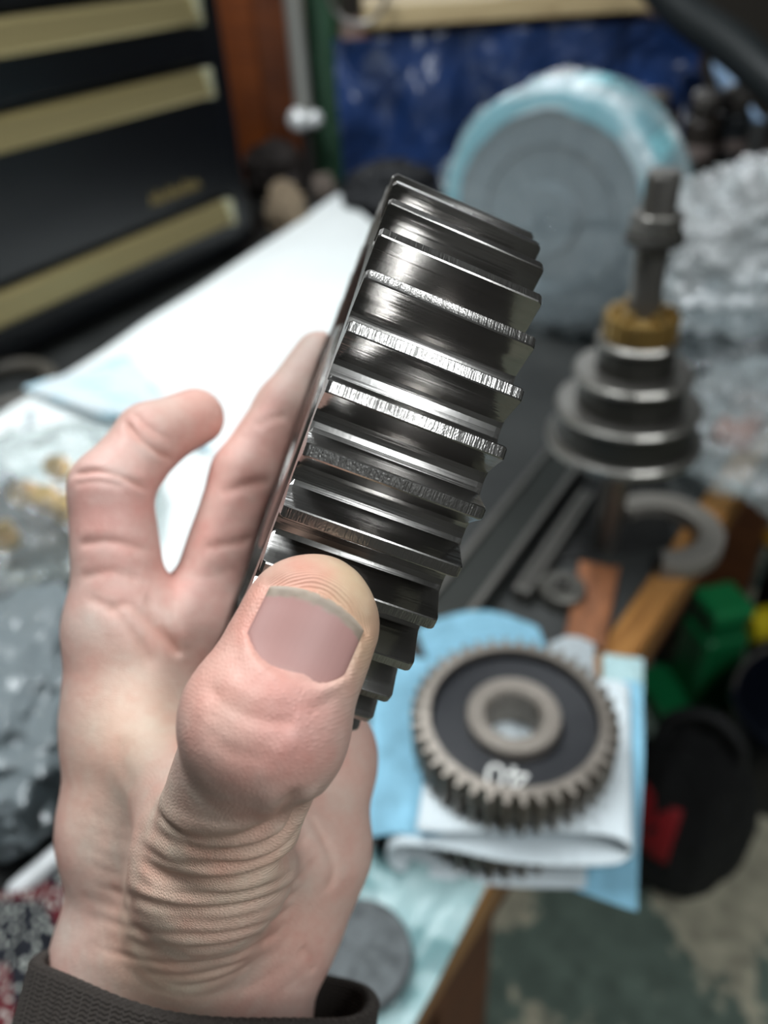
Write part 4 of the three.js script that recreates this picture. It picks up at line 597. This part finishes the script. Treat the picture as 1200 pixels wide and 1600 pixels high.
  for (const [x, zz, c2, w] of cans) { const can = thing('spray_can', w + ' spray can standing behind the crumpled plastic bags', 'can', V(x, 0, zz)); mesh('body', lathe([[0, 0.001], [0.03, 0.001], [0.0315, 0.004], [0.0315, 0.16], [0.026, 0.172], [0, 0.174]], 36), S({ color: c2, roughness: 0.4, metalness: 0.2 }), can); mesh('cap', lathe([[0, 0.172], [0.024, 0.172], [0.025, 0.2], [0.022, 0.212], [0, 0.213]], 32), S({ color: w === 'brown' ? 0xb6b2a8 : 0x4b4744, roughness: 0.4 }), can); mesh('band', lathe([[0.0318, 0.11], [0.0322, 0.112], [0.0322, 0.128], [0.0318, 0.13]], 36), S({ color: 0x6e625e, roughness: 0.5 }), can); }
  tag(mesh('rubber_hose', tube([at(1010, -40, 1.36), at(1075, 25, 1.30), at(1140, 70, 1.24), at(1210, 130, 1.18), at(1300, 200, 1.12)], 0.031, 60, 18), S({ color: 0x161c1e, roughness: 0.5 })), 'thick black rubber hose hanging behind the cans', 'hose');
  tag(mesh('plastic_strip', sheet((u, v) => at(1112 + 30 * u + 55 * v * v, 85 + 110 * v, 1.46).add(V(0, 0.01 * Math.sin(u * 3), 0.02 * Math.sin(u * 3.1))), 10, 24, 0.002), S({ color: 0x9dbbdd, roughness: 0.3 })), 'pale blue plastic strip curling over the cans', 'plastic');
  tag(mesh('tarpaulin_fold', sheet((u, v) => at(1130 + 90 * u, 85 + 55 * v, 1.48).add(V(0, 0, 0.02 * Math.sin(u * 6))), 12, 10, 0.002), tarp), 'folded end of blue tarpaulin under the rubber hose', 'tarpaulin');
}
// ---------------------------------------------------------------- on the floor beside the bench
{
  const p = on(1020, 1345, FLOOR), b = thing('tool_bag', 'black fabric tool bag with a dark red patch on the floor', 'bag', V(p.x + 0.02, FLOOR, p.z), -0.57);
  const bg = crumple(0.105, 0.17, 0.11, 0.10, 1.6, 21, 30, 0.05); mesh('body', bg, S({ color: 0x0b0b0d, roughness: 0.8, bumpMap: rep(clothBump, 6), bumpScale: 0.001 }), b).position.y = 0.165;
  const ph = sheet((u, v) => V(mix(-0.058, 0.004, u), mix(0.185, 0.275, v), 0.116 - 0.03 * (u - 0.9) ** 2 - 0.035 * v * v), 12, 16, 0.012); mesh('red_patch', ph, S({ color: 0x8c151d, roughness: 0.6 }), b);
  mesh('handle', tube([V(-0.06, 0.30, 0), V(-0.05, 0.36, -0.01), V(0, 0.385, -0.02), V(0.05, 0.36, -0.01), V(0.06, 0.30, 0)], 0.011, 40, 10), S({ color: 0x121214, roughness: 0.7 }), b);
  const q = on(1215, 1215, FLOOR), n = thing('bucket', 'dark navy plastic bucket on the floor', 'bucket', V(q.x, FLOOR, q.z)); mesh('body', sharpLathe([[0, 0.001], [0.10, 0.001], [0.125, 0.20], [0.132, 0.205], [0.132, 0.22], [0.12, 0.22], [0.096, 0.012], [0, 0.012]], 48), S({ color: 0x0e1420, roughness: 0.4 }), n); mesh('handle', new THREE.TorusGeometry(0.127, 0.005, 8, 40, Math.PI).rotateX(-1.2).translate(0, 0.198, 0), darkSteel, n);
  const c = on(1120, 1085, FLOOR), j = thing('green_canister', 'green plastic canister with a yellow cap on the floor', 'canister', V(c.x - 0.045, FLOOR, c.z), 0.2);
  const green = S({ color: 0x126a3c, roughness: 0.35 }); mesh('body', box(-0.05, 0.05, 0.001, 0.22, -0.05, 0.05, 0.018), green, j); mesh('shoulder', box(-0.04, 0.04, 0.21, 0.27, -0.04, 0.04, 0.012), green, j); mesh('foot_tray', box(-0.12, 0.06, 0.001, 0.05, -0.07, 0.06, 0.012), green, j); mesh('top_band', box(-0.044, 0.044, 0.262, 0.292, -0.044, 0.044, 0.01), S({ color: 0x1f8a50, roughness: 0.35 }), j);
  mesh('yellow_cap', new THREE.CylinderGeometry(0.033, 0.033, 0.06, 32).rotateZ(Math.PI / 2).translate(0.082, 0.215, 0.02), S({ color: 0xd9c31e, roughness: 0.4 }), j);
  const y = on(1185, 1015, FLOOR), yb = thing('yellow_strap', 'mustard yellow webbing strap lying behind the green canister', 'strap', V(y.x, FLOOR, y.z)); const ym = S({ color: 0xb0841c, roughness: 0.7 });
  mesh('loop', sheet((u, v) => V(mix(-0.07, 0.09, u), 0.33 + 0.03 * Math.sin(u * 7), mix(-0.02, 0.025, v) + 0.03 * Math.sin(u * 4)), 24, 4, 0.006), ym, yb); mesh('post', box(-0.03, 0.03, 0.001, 0.33, -0.03, 0.03, 0.004), S({ color: 0x15151a, roughness: 0.7 }), yb); mesh('tab', box(0.0, 0.03, 0.33, 0.385, -0.01, 0.01, 0.004), ym, yb);
  const cup = mesh('low_cupboard', box(-0.25, 0.9, 0.001, 0.55, -0.3, 0.3, 0.005), S({ color: 0x100f12, roughness: 0.6 })); cup.position.set(1.30, FLOOR, -1.0); cup.rotation.y = 0.0; tag(cup, 'low black cupboard beyond the bench', 'cupboard');
}
renderer.render(scene, camera);
